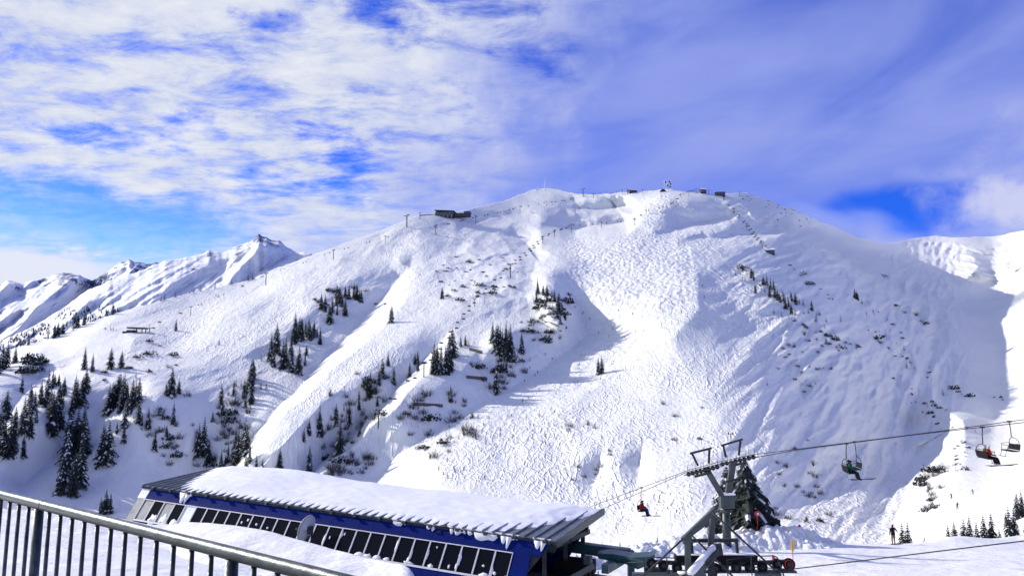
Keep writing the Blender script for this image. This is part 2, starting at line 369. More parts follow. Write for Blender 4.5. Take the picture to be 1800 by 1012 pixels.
# ------------------------------------------------------------------ the main mountain
RIDGE = [(-400, 800), (-200, 705), (-60, 640), (0, 618), (88, 595), (160, 566), (207, 549), (282, 528), (332, 515), (400, 501), (450, 490), (475, 476), (540, 451),
         (580, 437), (620, 422), (660, 409), (700, 392), (727, 381), (780, 376), (825, 368), (885, 353), (925, 338), (942, 332), (960, 331), (978, 332), (1012, 341),
         (1050, 342), (1090, 339), (1130, 337), (1160, 334), (1180, 332), (1205, 337), (1257, 341), (1287, 340), (1312, 339), (1340, 350), (1387, 367),
         (1420, 381), (1462, 398), (1480, 405), (1500, 414), (1550, 430), (1575, 427), (1600, 420), (1640, 415), (1690, 417), (1750, 415), (1800, 405), (1900, 380), (2250, 300)]
CTRL = [(-400, 800, 560), (0, 618, 800), (100, 592, 830), (280, 528, 900), (450, 490, 960), (580, 437, 1010), (720, 384, 1070), (820, 369, 1130), (942, 334, 1330), (1050, 342, 1270),
        (1180, 334, 1230), (1300, 340, 1230), (1400, 372, 1280), (1475, 404, 1380), (1550, 430, 1620), (1640, 415, 1900), (1760, 414, 1850), (1900, 380, 1500), (2250, 300, 1200),
        (-300, 900, 380), (0, 700, 560), (0, 850, 480), (-150, 850, 430), (150, 640, 680), (150, 700, 600), (150, 780, 545), (150, 870, 505), (300, 600, 770), (280, 690, 590), (300, 760, 560), (310, 840, 532), (390, 860, 505), (480, 540, 840), (480, 620, 690), (480, 720, 545), (480, 780, 512), (480, 830, 488), (560, 700, 560), (560, 830, 480),
        (650, 460, 940), (650, 560, 735), (650, 680, 565), (640, 740, 530), (640, 810, 495), (800, 430, 980), (800, 520, 775), (800, 620, 620), (800, 720, 515), (800, 830, 420),
        (950, 400, 1070), (950, 500, 790), (950, 600, 640), (950, 700, 520), (950, 850, 400), (1100, 400, 1030), (1100, 500, 770), (1100, 600, 630), (1100, 700, 514), (1100, 880, 365),
        (1220, 400, 1000), (1220, 500, 748), (1220, 600, 600), (1220, 700, 498), (1220, 880, 345), (1350, 400, 1090), (1350, 500, 790), (1350, 600, 618), (1350, 700, 505), (1350, 920, 330),
        (1500, 450, 1230), (1500, 550, 865), (1500, 650, 668), (1500, 750, 535), (1500, 930, 335), (1620, 500, 1280), (1620, 600, 900), (1620, 700, 690), (1620, 800, 530), (1600, 930, 320),
        (1700, 450, 1560), (1700, 540, 1110), (1700, 650, 770), (1700, 740, 580), (1670, 850, 370), (1650, 940, 210), (1760, 500, 1330), (1760, 560, 980), (1760, 620, 850), (1760, 700, 660), (1740, 780, 505), (1740, 840, 370), (1750, 900, 215),
        (1800, 470, 1300), (1800, 530, 980), (1800, 600, 830), (1800, 670, 690), (1800, 760, 520), (1800, 810, 395), (1800, 860, 260), (1800, 930, 125), (2000, 480, 800), (2000, 600, 520), (2000, 700, 360), (2000, 900, 130), (2250, 700, 260),
        (0, 1060, 300), (500, 1060, 295), (900, 1060, 285), (1300, 1060, 260), (1500, 1060, 225), (1650, 1060, 130), (1800, 1060, 95), (2200, 1060, 90)]
FURROWS = [
    # gullies: (x, y, amount back, width of the shaded bank, width of the lit bank)
    [(725, 430, 0, 25, 25), (722, 470, 14, 30, 40), (700, 490, 34, 45, 40), (640, 560, 66, 70, 34), (560, 645, 78, 100, 22), (480, 725, 78, 140, 18), (425, 795, 70, 170, 16), (370, 870, 60, 180, 16)],
    [(800, 570, 0, 25, 25), (765, 610, 20, 45, 30), (727, 650, 44, 55, 24), (640, 740, 54, 75, 18), (555, 825, 48, 90, 16), (500, 890, 40, 100, 16)],
    [(985, 470, 0, 30, 50), (1015, 520, 34, 45, 110), (1030, 590, 56, 75, 160), (965, 640, 52, 80, 170), (880, 690, 48, 85, 170), (790, 738, 46, 90, 160), (700, 800, 42, 95, 130), (640, 865, 36, 100, 110)],
    [(60, 620, 0, 30, 30), (70, 660, 26, 50, 40), (20, 720, 36, 70, 50), (-40, 800, 40, 90, 60)],
    [(250, 660, 0, 40, 40), (190, 720, 22, 60, 60), (120, 790, 34, 80, 60), (40, 850, 40, 90, 70)],
    [(950, 425, 0, 30, 30), (940, 460, 15, 70, 50), (935, 490, 15, 80, 50), (900, 510, 0, 60, 35)],
    [(890, 405, 0, 25, 25), (925, 425, 26, 50, 30), (900, 440, 0, 40, 25)],
    [(1125, 358, 0, 40, 20), (1095, 390, 60, 75, 26), (1010, 400, 50, 65, 22), (950, 395, 0, 40, 18)],
    [(1330, 372, 0, 40, 30), (1260, 384, 55, 60, 26), (1200, 398, 50, 60, 22), (1150, 412, 0, 40, 20)],
    [(1400, 400, 0, 40, 20), (1320, 412, 45, 50, 22), (1240, 420, 40, 45, 20), (1190, 425, 0, 30, 18)],
    [(1160, 345, 0, 25, 14), (1110, 362, 30, 40, 16), (1040, 366, 26, 36, 14), (990, 368, 0, 30, 12)],
    [(880, 372, 0, 20, 12), (840, 385, 14, 30, 14), (800, 398, 0, 30, 14)],
    [(1000, 330, 0, 20, 20), (1010, 350, 16, 30, 20), (980, 362, 0, 30, 20)],
    [(640, 420, 0, 20, 14), (668, 415, 12, 25, 12), (690, 405, 0, 20, 12)],
    [(1130, 770, 0, 30, 30), (1125, 820, 20, 34, 30), (1115, 870, 0, 30, 30)],
    [(1060, 770, 0, 30, 30), (1050, 830, 18, 34, 26), (1030, 880, 0, 30, 30)],
    [(1400, 640, 0, 60, 30), (1405, 680, 18, 80, 24), (1420, 730, 0, 60, 24)],
    # ribs and knolls standing forward (negative amounts)
    [(1205, 400, 0, 60, 60), (1225, 480, -20, 120, 70), (1232, 540, -24, 130, 70), (1180, 590, -20, 120, 70), (1080, 650, -14, 90, 70), (1000, 720, -10, 80, 60), (900, 790, 0, 60, 60)],
    [(925, 520, -10, 30, 30), (960, 512, -34, 55, 45), (990, 545, -38, 55, 34), (985, 585, -20, 50, 30), (940, 620, 0, 40, 30)],
    [(860, 575, 0, 30, 30), (880, 600, -24, 50, 34), (900, 630, -10, 40, 30), (890, 660, 0, 30, 30)],
    [(640, 640, 0, 40, 50), (560, 720, -14, 40, 60), (480, 800, -14, 40, 60)],
    [(90, 600, 0, 40, 40), (60, 640, -20, 50, 30), (30, 670, 0, 40, 30)],
    [(210, 580, 0, 30, 30), (235, 596, -10, 40, 22), (275, 600, 0, 30, 22)],
    [(1290, 460, 0, 60, 40), (1400, 540, -24, 90, 60), (1560, 640, -34, 110, 70), (1690, 740, -40, 110, 60), (1700, 800, -20, 90, 50), (1690, 850, 0, 70, 50)],
    [(1480, 480, 0, 50, 40), (1580, 580, -20, 70, 50), (1660, 660, 0, 60, 50)],
    [(1700, 430, 0, 40, 40), (1720, 470, -50, 50, 40), (1745, 500, 0, 40, 40)],
    [(1780, 440, 0, 30, 30), (1770, 470, -40, 30, 30), (1750, 500, 0, 30, 30)],
    [(1530, 800, 0, 50, 50), (1520, 860, -16, 60, 50), (1500, 930, 0, 60, 50)],
]
GX0, GX1, NXC = -400.0, 2250.0, 1180
NR = 430
def build_mountain():
    dep = rbf_fit(CTRL)
    cx = np.linspace(GX0, GX1, NXC); top = pline(RIDGE, cx)
    k = np.ones(5) / 5; top = np.convolve(np.pad(top, 2, mode='edge'), k, mode='valid')
    top = top + gnoise(cx / 23.0, cx * 0 + 3.1, 5) * 2.2 + gnoise(cx / 8.0, cx * 0 + 7.7, 6) * 0.9 + (np.abs(gnoise(cx / 6.0, cx * 0 + 1.9, 66)) * -5.0 + gnoise(cx / 14.0, cx * 0 + 5.9, 67) * 3.5) * np.clip((cx - 1290) / 30, 0, 1) * np.clip((1480 - cx) / 40, 0, 1)
    v = np.linspace(0, 1, NR) ** 1.15
    GY = top[None, :] + v[:, None] * (1062.0 - top[None, :]); GX = np.repeat(cx[None, :], NR, 0)
    D = dep(GX, GY)
    X, Y, Z = ray(GX, GY, D)                                   # metres, for the noise
    fade = np.clip((GY - top[None, :]) / 25.0, 0.0, 1.0) * 0.85 + 0.15
    off = np.zeros_like(D)
    for f in FURROWS: off += furrow(GX + gnoise(GX / 60, GY / 60, 91) * 7, GY + gnoise(GX / 60, GY / 60, 92) * 7, f) * 1.0
    rough = np.full_like(D, 0.42)                              # smooth pistes, rougher rocky ground
    for x_, y_, rx_, ry_, a_ in ((870, 480, 130, 90, 1.3), (880, 620, 110, 70, 1.0), (700, 720, 120, 100, 0.9), (330, 780, 120, 90, 0.8), (960, 550, 60, 50, 1.0), (1350, 370, 120, 40, 1.2), (60, 640, 60, 40, 1.2), (1720, 450, 90, 50, 1.6), (1050, 380, 160, 40, 0.8), (1040, 830, 80, 70, 0.8), (1560, 880, 90, 70, 0.8)):
        rough = np.maximum(rough, a_ * np.exp(-((GX - x_) / rx_) ** 2 - ((GY - y_) / ry_) ** 2))
    nb_ = fbm(X / 170, Y / 300, 3, 3) * 30 + (fbm(X / 60, Y / 110, 3, 9, 0.5, True) * -9.0 + fbm(X / 22, Y / 45, 3, 21) * 3.0) * rough
    right = np.clip((GX - 1240) / 150, 0, 1) * np.clip((1720 - GX) / 80, 0, 1)
    cr = fbm((X - 0.62 * Y) / 26, (Y + 0.4 * X) / 260, 4, 33, 0.5, True)            # rock ribs running down the right flank
    nb_ = nb_ * (1 - 0.35 * right) - cr * 17.0 * right
    D2 = D + (off + nb_) * fade * (D / 700.0) ** 0.7
    D3 = recede(D2)                                            # the ground keeps receding as it climbs: no overhangs
    X, Y, Z = ray(GX, GY, D3)
    # masks for the ski tracks and the bumpy piste
    def zone(pts, soft):
        m = np.zeros_like(GX)
        for x, y, rx, ry, a in pts:
            d = np.sqrt(((GX - x) / rx) ** 2 + ((GY - y) / ry) ** 2) + gnoise(GX / 40, GY / 40, 55) * 0.35
            m = np.maximum(m, a * np.clip((1.15 - d) / soft, 0, 1))
        return m
    mog = zone([(1120, 480, 150, 75, 1), (1060, 560, 120, 70, 0.8), (1180, 430, 90, 40, 0.8), (1010, 640, 90, 50, 0.6), (1250, 400, 110, 45, 0.6), (1270, 500, 80, 40, 0.9), (900, 740, 150, 70, 0.5), (1160, 380, 60, 40, 0.8),
                (600, 520, 220, 60, 0.35), (430, 580, 160, 60, 0.4)], 0.4)
    trk = zone([(560, 680, 130, 150, 0.8), (640, 700, 90, 120, 0.8), (420, 600, 220, 90, 0.7), (900, 780, 200, 90, 0.8), (1080, 800, 200, 130, 1), (1250, 620, 110, 130, 0.9), (1330, 560, 70, 70, 0.8), (1150, 620, 130, 90, 0.7),
                (1290, 800, 90, 120, 0.7), (1400, 680, 18, 60, 1), (1540, 860, 90, 110, 1), (1470, 900, 60, 70, 0.9), (740, 470, 90, 60, 0.5), (640, 590, 60, 60, 0.6), (1620, 900, 60, 60, 0.7), (840, 560, 70, 60, 0.5)], 0.4)
    # the far side of the ridge falls away behind
    bx, by, bz = [], [], []
    for kx, dz in ((1.02, 8), (1.06, 40), (1.15, 130), (1.3, 260)):
        bx.append(X[0] * kx); by.append(Y[0] * kx); bz.append(Z[0] - dz)
    bx, by, bz = (np.array(a[::-1]) for a in (bx, by, bz))
    pad = lambda a: np.vstack([np.repeat(a[:1], len(bx), 0), a])
    o = grid_mesh('snow_mountain', np.vstack([bx, X]), np.vstack([by, Y]), np.vstack([bz, Z]), M_MOUNT, {'mogul': pad(mog), 'track': pad(trk)})
    tag(o, kind='structure')
    return cx, top, D3
MCX, MTOP, MD = build_mountain()
def on_mountain(px, py):
    """the ground point that shows at a photo pixel"""
    c = (px - GX0) / (GX1 - GX0) * (NXC - 1); i = int(min(max(c, 0), NXC - 2)); f = c - i
    def col(j):
        v = max(0.0, min(1.0, (py - MTOP[j]) / (1062.0 - MTOP[j]))) ** (1 / 1.15) * (NR - 1)
        r = int(min(v, NR - 2)); t = v - r
        return MD[r, j] * (1 - t) + MD[r + 1, j] * t
    d = col(i) * (1 - f) + col(i + 1) * f
    py = max(py, MTOP[i] * (1 - f) + MTOP[i + 1] * f)
    return at(px, py, d), d

# ------------------------------------------------------------------ far ranges
def far_range(name, ridge, y_bot, d_top, d_bot, seed, amp, rock, x0, x1, spur, n=420, rows=200, peaks=()):
    cx = np.linspace(x0, x1, n); top = pline(ridge, cx)
    top = top + (gnoise(cx / 11.0, cx * 0 + seed + 0.37, seed) * 2.4 + gnoise(cx / 5.0, cx * 0 + seed + 0.37, seed + 1) * 0.9)
    v = np.linspace(0, 1, rows)[:, None]; GX = np.repeat(cx[None], rows, 0); GY = top[None] + v * (y_bot - top[None])
    D = d_top + (d_bot - d_top) * v ** 0.9 + 0 * GX
    X, Y, Z = ray(GX, GY, D)
    s = d_top / 3000.0
    q = (GX + 1.35 * GY)
    n1 = fbm(q / 90, GY / 190 + seed, 4, seed, 0.42, True) * -amp * 1.5 * s + fbm(GX / 50, GY / 34, 4, seed + 40, 0.45) * amp * 0.25 * s
    D2 = D + n1 * np.clip(v * 12, 0.05, 1)
    D3 = recede(D2)
    X, Y, Z = ray(GX, GY, D3)
    rk = rock * np.clip(1.0 - v * 2.2, 0, 1) * (0.6 + 0.8 * (fbm(GX / 40, GY / 30, 3, seed + 9) + 0.3)) + 0 * GX
    for px_, py_, rr_ in peaks: rk = rk + 0.22 * np.exp(-((GX - px_) / rr_) ** 2 - ((GY - py_) / (rr_ * 0.8)) ** 2)
    bx = np.vstack([X[:1] * 1.35, X[:1] * 1.08]); by = np.vstack([Y[:1] * 1.35, Y[:1] * 1.08]); bz = np.vstack([Z[:1] - 900 * s, Z[:1] - 160 * s])
    o = grid_mesh(name, np.vstack([bx, X]), np.vstack([by, Y]), np.vstack([bz, Z]), M_FAR, {'rock': np.vstack([rk[:1], rk[:1], rk])})
    tag(o, kind='structure'); return cx, top, D3, y_bot
FAR_A = [(-400, 520), (-200, 505), (0, 497), (15, 493), (37, 498), (80, 487), (112, 478), (140, 484), (162, 493), (176, 484), (190, 476), (212, 461), (222, 460), (227, 455), (234, 459), (250, 461), (260, 465), (272, 461), (279, 463), (300, 475), (360, 500), (480, 540)]
FAR_B = [(-400, 740), (-150, 650), (0, 600), (60, 572), (105, 545), (150, 512), (190, 494), (240, 478), (270, 466), (292, 457), (332, 452), (355, 446), (367, 440), (378, 441), (390, 445), (420, 431), (440, 424), (448, 417), (455, 410), (461, 415), (469, 417), (480, 423),
         (492, 424), (507, 435), (522, 445), (535, 443), (550, 446), (580, 455), (640, 480), (760, 520)]
far_range('far_mountains', FAR_A, 640, 6500, 4300, 11, 200, 0.62, -400, 480, 0.7, peaks=((112, 484, 18), (225, 463, 22), (262, 468, 16)))
FR = far_range('far_ridge', FAR_B, 760, 3300, 1500, 23, 150, 0.42, -400, 760, 0.9, 560, 240, ((455, 422, 26), (425, 440, 18), (490, 432, 16), (370, 447, 12), (130, 540, 30), (60, 590, 40)))

def far_wood():
    """the dark wood on the lower far slope, read as one mass"""
    cx, top, D3, yb = FR; rows = D3.shape[0]; r = random.Random(3); mb = MB()
    for i in range(2600):
        x = r.uniform(-60, 215); lo = np.interp(x, [-60, 0, 60, 120, 215], [565, 560, 552, 545, 530]); y = lo + (640 - lo) * r.random() ** 0.8
        if gnoise(np.array(x / 22.0), np.array(y / 14.0), 8) < -0.12: continue
        j = int((x - cx[0]) / (cx[-1] - cx[0]) * (len(cx) - 1)); v = (y - top[j]) / (yb - top[j])
        if v < 0.02: continue
        d = D3[min(rows - 1, int(v * (rows - 1))), j]; p = at(x, y, d); h = r.uniform(9, 17); w = h * 0.17; a = r.random() * 6
        k = [p + Vector((math.cos(a + q * 1.571) * w, math.sin(a + q * 1.571) * w, h * 0.08)) for q in range(4)]
        mb.add(k + [p + Vector((0, 0, h)), p - Vector((0, 0, 1))], [(0, 1, 4), (1, 2, 4), (2, 3, 4), (3, 0, 4), (1, 0, 5), (2, 1, 5), (3, 2, 5), (0, 3, 5)])
    tag(mb.build('far_wood', pmat('far_wood_needles', (0.03, 0.04, 0.045), 0.9)), 'dark wood covering the lower far slope at the left edge', 'wood', None, 'stuff')
far_wood()
# ------------------------------------------------------------------ near ground: terrace slope, lift plateau
NEAR_PTS = [(34, 71, -13.45), (15, 71, -13.6), (0, 70, -13.7), (60, 71, -13.5), (90, 70, -13.2), (50, 58, -12.4), (70, 55, -11.8), (24, 52, -11.9), (10, 52, -12.3), (45, 48, -11.0), (40, 30, -8.8), (14, 32, -9.6), (6, 40, -10.6), (-2, 48, -11.5), (-20, 62, -12.8),
            (2, 30, -9.0), (-18, 41, -7.2), (-8, 35, -8.2), (-30, 50, -7.6), (-45, 60, -9.0), (-60, 50, -6.0), (0, 6, -3.4), (-10, 10, -3.2), (10, 10, -4.2), (20, 18, -6.2), (-30, 25, -4.4), (-16, 24, -4.4), (-6, 20, -4.6), (2, 20, -5.6), (-60, 10, -2.5), (40, 6, -4.5), (-5, 3, -2.8)]
def near_fit():
    P = np.array(NEAR_PTS, float); X = P[:, :2] / 20.0; n = len(P)
    d = np.linalg.norm(X[:, None] - X[None], axis=2); K = np.where(d > 0, d * d * np.log(d + 1e-9), 0) + np.eye(n) * 0.02
    T = np.c_[np.ones(n), X]; A = np.block([[K, T], [T.T, np.zeros((3, 3))]]); w = np.linalg.solve(A, np.r_[P[:, 2], 0, 0, 0])
    def ev(x, y):
        x = np.asarray(x, float) / 20; y = np.asarray(y, float) / 20
        r = w[n] + w[n + 1] * x + w[n + 2] * y
        for i in range(n):
            d2 = (x - X[i, 0]) ** 2 + (y - X[i, 1]) ** 2; r = r + w[i] * 0.5 * d2 * np.log(d2 + 1e-12)
        return r
    return ev
_near = near_fit()
def near_z(x, y):
    x = np.asarray(x, float); y = np.asarray(y, float)
    edge = 72.0 + 3.0 * gnoise(x / 14, y * 0 + 1.3, 71) - np.clip(-x - 5, 0, 60) * 0.25 + np.clip(x - 36, 0, 40) * 0.25
    z = _near(x, np.minimum(y, edge))
    z = z + gnoise(x / 9, y / 9, 61) * 0.25 + gnoise(x / 2.6, y / 2.6, 62) * 0.05
    mound = 1.3 * np.exp(-(((x - 53) / 7) ** 2 + ((y - 74) / 3.5) ** 2)) + 0.5 * np.exp(-(((x - 41) / 3) ** 2 + ((y - 73) / 2) ** 2))
    return z + mound - np.clip(y - edge, 0, None) ** 1.25 * 0.34
gx, gy = np.meshgrid(np.r_[np.linspace(-75, -26, 40), np.linspace(-25, 60, 240), np.linspace(61, 110, 30)], np.r_[np.linspace(1.2, 85, 260), np.linspace(86, 210, 50)])
tag(grid_mesh('snow_ground', gx, gy, near_z(gx, gy), M_SNOW), kind='structure')
def ground_at(px, py, d0=20.0, d1=110.0):
    """first near-ground point seen through a photo pixel"""
    d = np.linspace(d0, d1, 1200); x, y, z = ray(px, py, d)
    hit = np.nonzero(z < near_z(x, y))[0]
    k = hit[0] if len(hit) else len(d) - 1
    return Vector((float(x[k]), float(y[k]), float(near_z(x[k], y[k]))))

# the wind drift heaped up between the terrace and the lift station
DRIFT = [(-700, 900), (-60, 893), (30, 896), (110, 898), (170, 904), (215, 912), (262, 921), (300, 922), (330, 917), (372, 918), (430, 925), (480, 935), (540, 952), (600, 968), (650, 981), (690, 989), (708, 991), (722, 1000), (735, 1024), (760, 1100), (800, 1200)]
def build_drift():
    cx = np.linspace(-700, 800, 300); top = pline(DRIFT, cx) + gnoise(cx / 40, cx * 0 + 2.2, 15) * 1.5
    v = np.linspace(0, 1, 90)[:, None] ** 1.3; GX = np.repeat(cx[None], 90, 0); GY = top[None] + v * (1500 - top[None])
    dt = np.interp(cx, [-700, 0, 215, 330, 560, 720, 800], [37, 37, 36.5, 35.5, 31, 26.5, 24])
    D = dt[None] * (1 - v) ** 1.6 + 5.0 * (1 - (1 - v) ** 1.6)
    D = D + (gnoise(GX / 170, GY / 60, 44) * 3.0 + gnoise((GX + GY * 2) / 60, GY / 25, 45) * 0.5) * np.clip(v * 8, 0, 1) * (1 - v)
    D = recede(D); X, Y, Z = ray(GX, GY, D)
    bx = np.vstack([X[:1] * 1.12, X[:1] * 1.05, X[:1] * 1.012]); by = np.vstack([Y[:1] * 1.12, Y[:1] * 1.05, Y[:1] * 1.012]); bz = np.vstack([Z[:1] - 4.5, Z[:1] - 1.2, Z[:1] - 0.12])
    o = grid_mesh('snow_drift', np.vstack([bx, X]), np.vstack([by, Y]), np.vstack([bz, Z]), M_SNOW)
    tag(o, kind='structure')
build_drift()

# ploughed bank along the far edge of the plateau
def build_bank():
    line = [(985, 984, 58), (1050, 974, 62), (1110, 966, 65), (1160, 958, 67), (1200, 948, 68), (1240, 946, 69), (1290, 938, 70), (1330, 930, 70.5), (1350, 926, 71), (1364, 926, 71), (1385, 929, 71), (1408, 931, 71), (1425, 938, 71), (1450, 950, 71), (1475, 959, 71)]
    n = 420; t = np.linspace(0, len(line) - 1, n); P = np.array(line, float)
    px, py, dd = (np.interp(t, np.arange(len(line)), P[:, k]) for k in range(3))
    cx_, cy_, cz_ = ray(px, py, dd)
    cz_ = cz_ + gnoise(t * 2.1, t * 0 + 0.5, 2) * 0.3
    rows = []; m = 60
    for j in range(m):
        s = -1 + 2 * j / (m - 1)
        w = 3.6; yy = cy_ + s * w; xx = cx_
        g = near_z(xx, np.minimum(yy, 74)) - 0.4
        prof = (1 - abs(s) ** 1.7)
        lump = (fbm(xx / 1.6, yy / 1.6, 4, 77, 0.55) * 0.75 + np.abs(gnoise(xx / 0.7, yy / 0.7, 78)) * 0.45) * prof ** 0.5
        rows.append((xx, yy, g + (cz_ - g) * prof + lump * 0.8))
    X, Y, Z = (np.array([r[k] for r in rows]) for k in range(3))
    tag(grid_mesh('snow_bank', X, Y, Z, M_SNOW), kind='structure')
build_bank()

# ------------------------------------------------------------------ materials for built things
M_GALV = pmat('galvanised_steel', (0.085, 0.097, 0.094), 0.40, 0.8, 0.35, 14.0, 0.15, 60.0)
M_DARK = pmat('dark_steel', (0.035, 0.04, 0.044), 0.55, 0.2, 0.4, 3.0, spec=0.2)
M_BLACK = pmat('black_rubber', (0.010, 0.010, 0.012), 0.7, 0.0, 0.3, 4.0, spec=0.1)
M_GREY = pmat('grey_painted_steel', (0.055, 0.07, 0.073), 0.45, 0.25, 0.3, 1.2)
M_TEAL = pmat('teal_painted_steel', (0.012, 0.055, 0.07), 0.42, 0.1, 0.3, 1.5)
M_BLUE = pmat('blue_wall_paint', (0.004, 0.016, 0.145), 0.7, 0.0, 0.25, 1.1, 0.05, 4.0, 0.03)
M_WHITE = pmat('white_frame_paint', (0.70, 0.70, 0.72), 0.5, 0.0, 0.08, 5.0)
M_GLASS = pmat('dark_window_glass', (0.006, 0.008, 0.012), 0.12, 0.0, 0.0, 1.0, 0.0, 1.0, 0.08)
M_FROST = pmat('frosted_glass', (0.20, 0.22, 0.23), 0.5, 0.0, 0.4, 3.0)
M_ROOF = pmat('grey_metal_roof', (0.17, 0.185, 0.19), 0.4, 0.5, 0.35, 2.0)
M_SNOWP = pmat('packed_snow', (0.85, 0.865, 0.88), 0.6, 0.0, 0.03, 2.0, 0.5, 6.0)
M_DISH = pmat('pale_dish_paint', (0.50, 0.52, 0.52), 0.45, 0.0, 0.12, 3.0)
M_CONC = pmat('concrete', (0.34, 0.33, 0.31), 0.85, 0.0, 0.2, 2.0)
M_YEL = pmat('yellow_paint', (0.75, 0.42, 0.02), 0.5)
M_RED = pmat('red_cloth', (0.55, 0.02, 0.025), 0.6, 0.0, 0.15, 5.0)
M_ROPE = pmat('steel_rope', (0.03, 0.03, 0.033), 0.5, 0.4)
M_WOOD = pmat('weathered_wood', (0.07, 0.05, 0.038), 0.85, 0.0, 0.4, 1.5, 0.3, 8.0)

# ------------------------------------------------------------------ terrace railing
def build_railing():
    z = -0.55
    A = Vector((-2.35, 3.93, z)); B = Vector((-0.968, 2.757, z)); d = (B - A); L = d.length; d.normalize()
    root = empty('terrace_railing', A + Vector((0, 0, -1.05)))
    tag(root, 'galvanised steel terrace railing with round handrail and thin upright bars, nearest thing in view', 'railing')
    inv = Matrix.Translation(-root.location)
    P = lambda t, dz=0: A + d * t + Vector((0, 0, dz)) - root.location
    hr = MB().tube([P(-3.2 + 0.35 * i) for i in range(18)], 0.0235, 20).build('handrail', M_GALV, root, True)
    MB().tube([P(0.045), P(0.049), P(0.056), P(0.06)], [0.0238, 0.0252, 0.0252, 0.0238], 20).build('joint_sleeve', M_GALV, hr, True)
    post = MB().tube([(0, 0, -1.05), (0, 0, -0.02)], 0.0225, 16).mesh('post', M_GALV, True)
    bal = MB().tube([(0, 0, -0.96), (0, 0, -0.015)], 0.0095, 10).mesh('baluster', M_GALV, True)
    gap = L / 13.0
    for k in range(-22, 20):
        o = P(k * gap)
        if k % 13 == 0: inst('post', post, root, o)
        else: inst('baluster', bal, root, o)
    MB().tube([P(-3.2, -0.955), P(2.75, -0.955)], 0.014, 12).build('bottom_rail', M_GALV, root, True)
    MB().box(P(0.0, -1.06), (0.12, 0.12, 0.012)).build('base_plate', M_GALV, root)
build_railing()
def build_terrace():
    mb = MB(); A = Vector((-4.6, 6.0)); B = Vector((1.3, 0.9)); n = Vector((-0.65, -0.76))
    zt, zb = -1.61, -3.4
    q = [A, B, B + n * 5, A + n * 5]
    mb.add([(p.x, p.y, zt) for p in q] + [(p.x, p.y, zb) for p in q], [(0, 1, 2, 3), (4, 7, 6, 5), (0, 4, 5, 1), (1, 5, 6, 2), (2, 6, 7, 3), (3, 7, 4, 0)])
    tag(mb.build('terrace', M_CONC), kind='structure')
build_terrace()

# ------------------------------------------------------------------ blue lift station
SL = Vector((-19.17, 42.0, -4.93)); S_AZ = R(27.0); S_LEN = 23.35
S_N = Vector((math.sin(S_AZ), math.cos(S_AZ), 0)); S_A = Vector((math.cos(S_AZ), -math.sin(S_AZ), -0.035)).normalized()
S_UP = Vector((0, 0, 1)); LEAN = 0.65; S_W, S_RISE = 5.0, 0.5
S_O = (-S_N + S_UP * LEAN).normalized()
NP = 30; PW = S_LEN / NP
def SP(u, b, h): return S_A * u + S_N * b + S_UP * h
def roof_h(b): return S_RISE * b / S_W
def wallbox(mb, u0, u1, h0, h1, o0, o1, cut=0.0):
    vs = []
    for o in (o0, o1):
        for (u, h) in ((u0, h0), (u1 - cut * h0, h0), (u1 - cut * h1, h1), (u0, h1)):
            vs.append(SP(u, 0.0, 0) - S_N * LEAN * h - S_UP * h + S_O * o)
    return mb.add(vs, [(0, 1, 2, 3), (4, 7, 6, 5), (0, 4, 5, 1), (1, 5, 6, 2), (2, 6, 7, 3), (3, 7, 4, 0)])
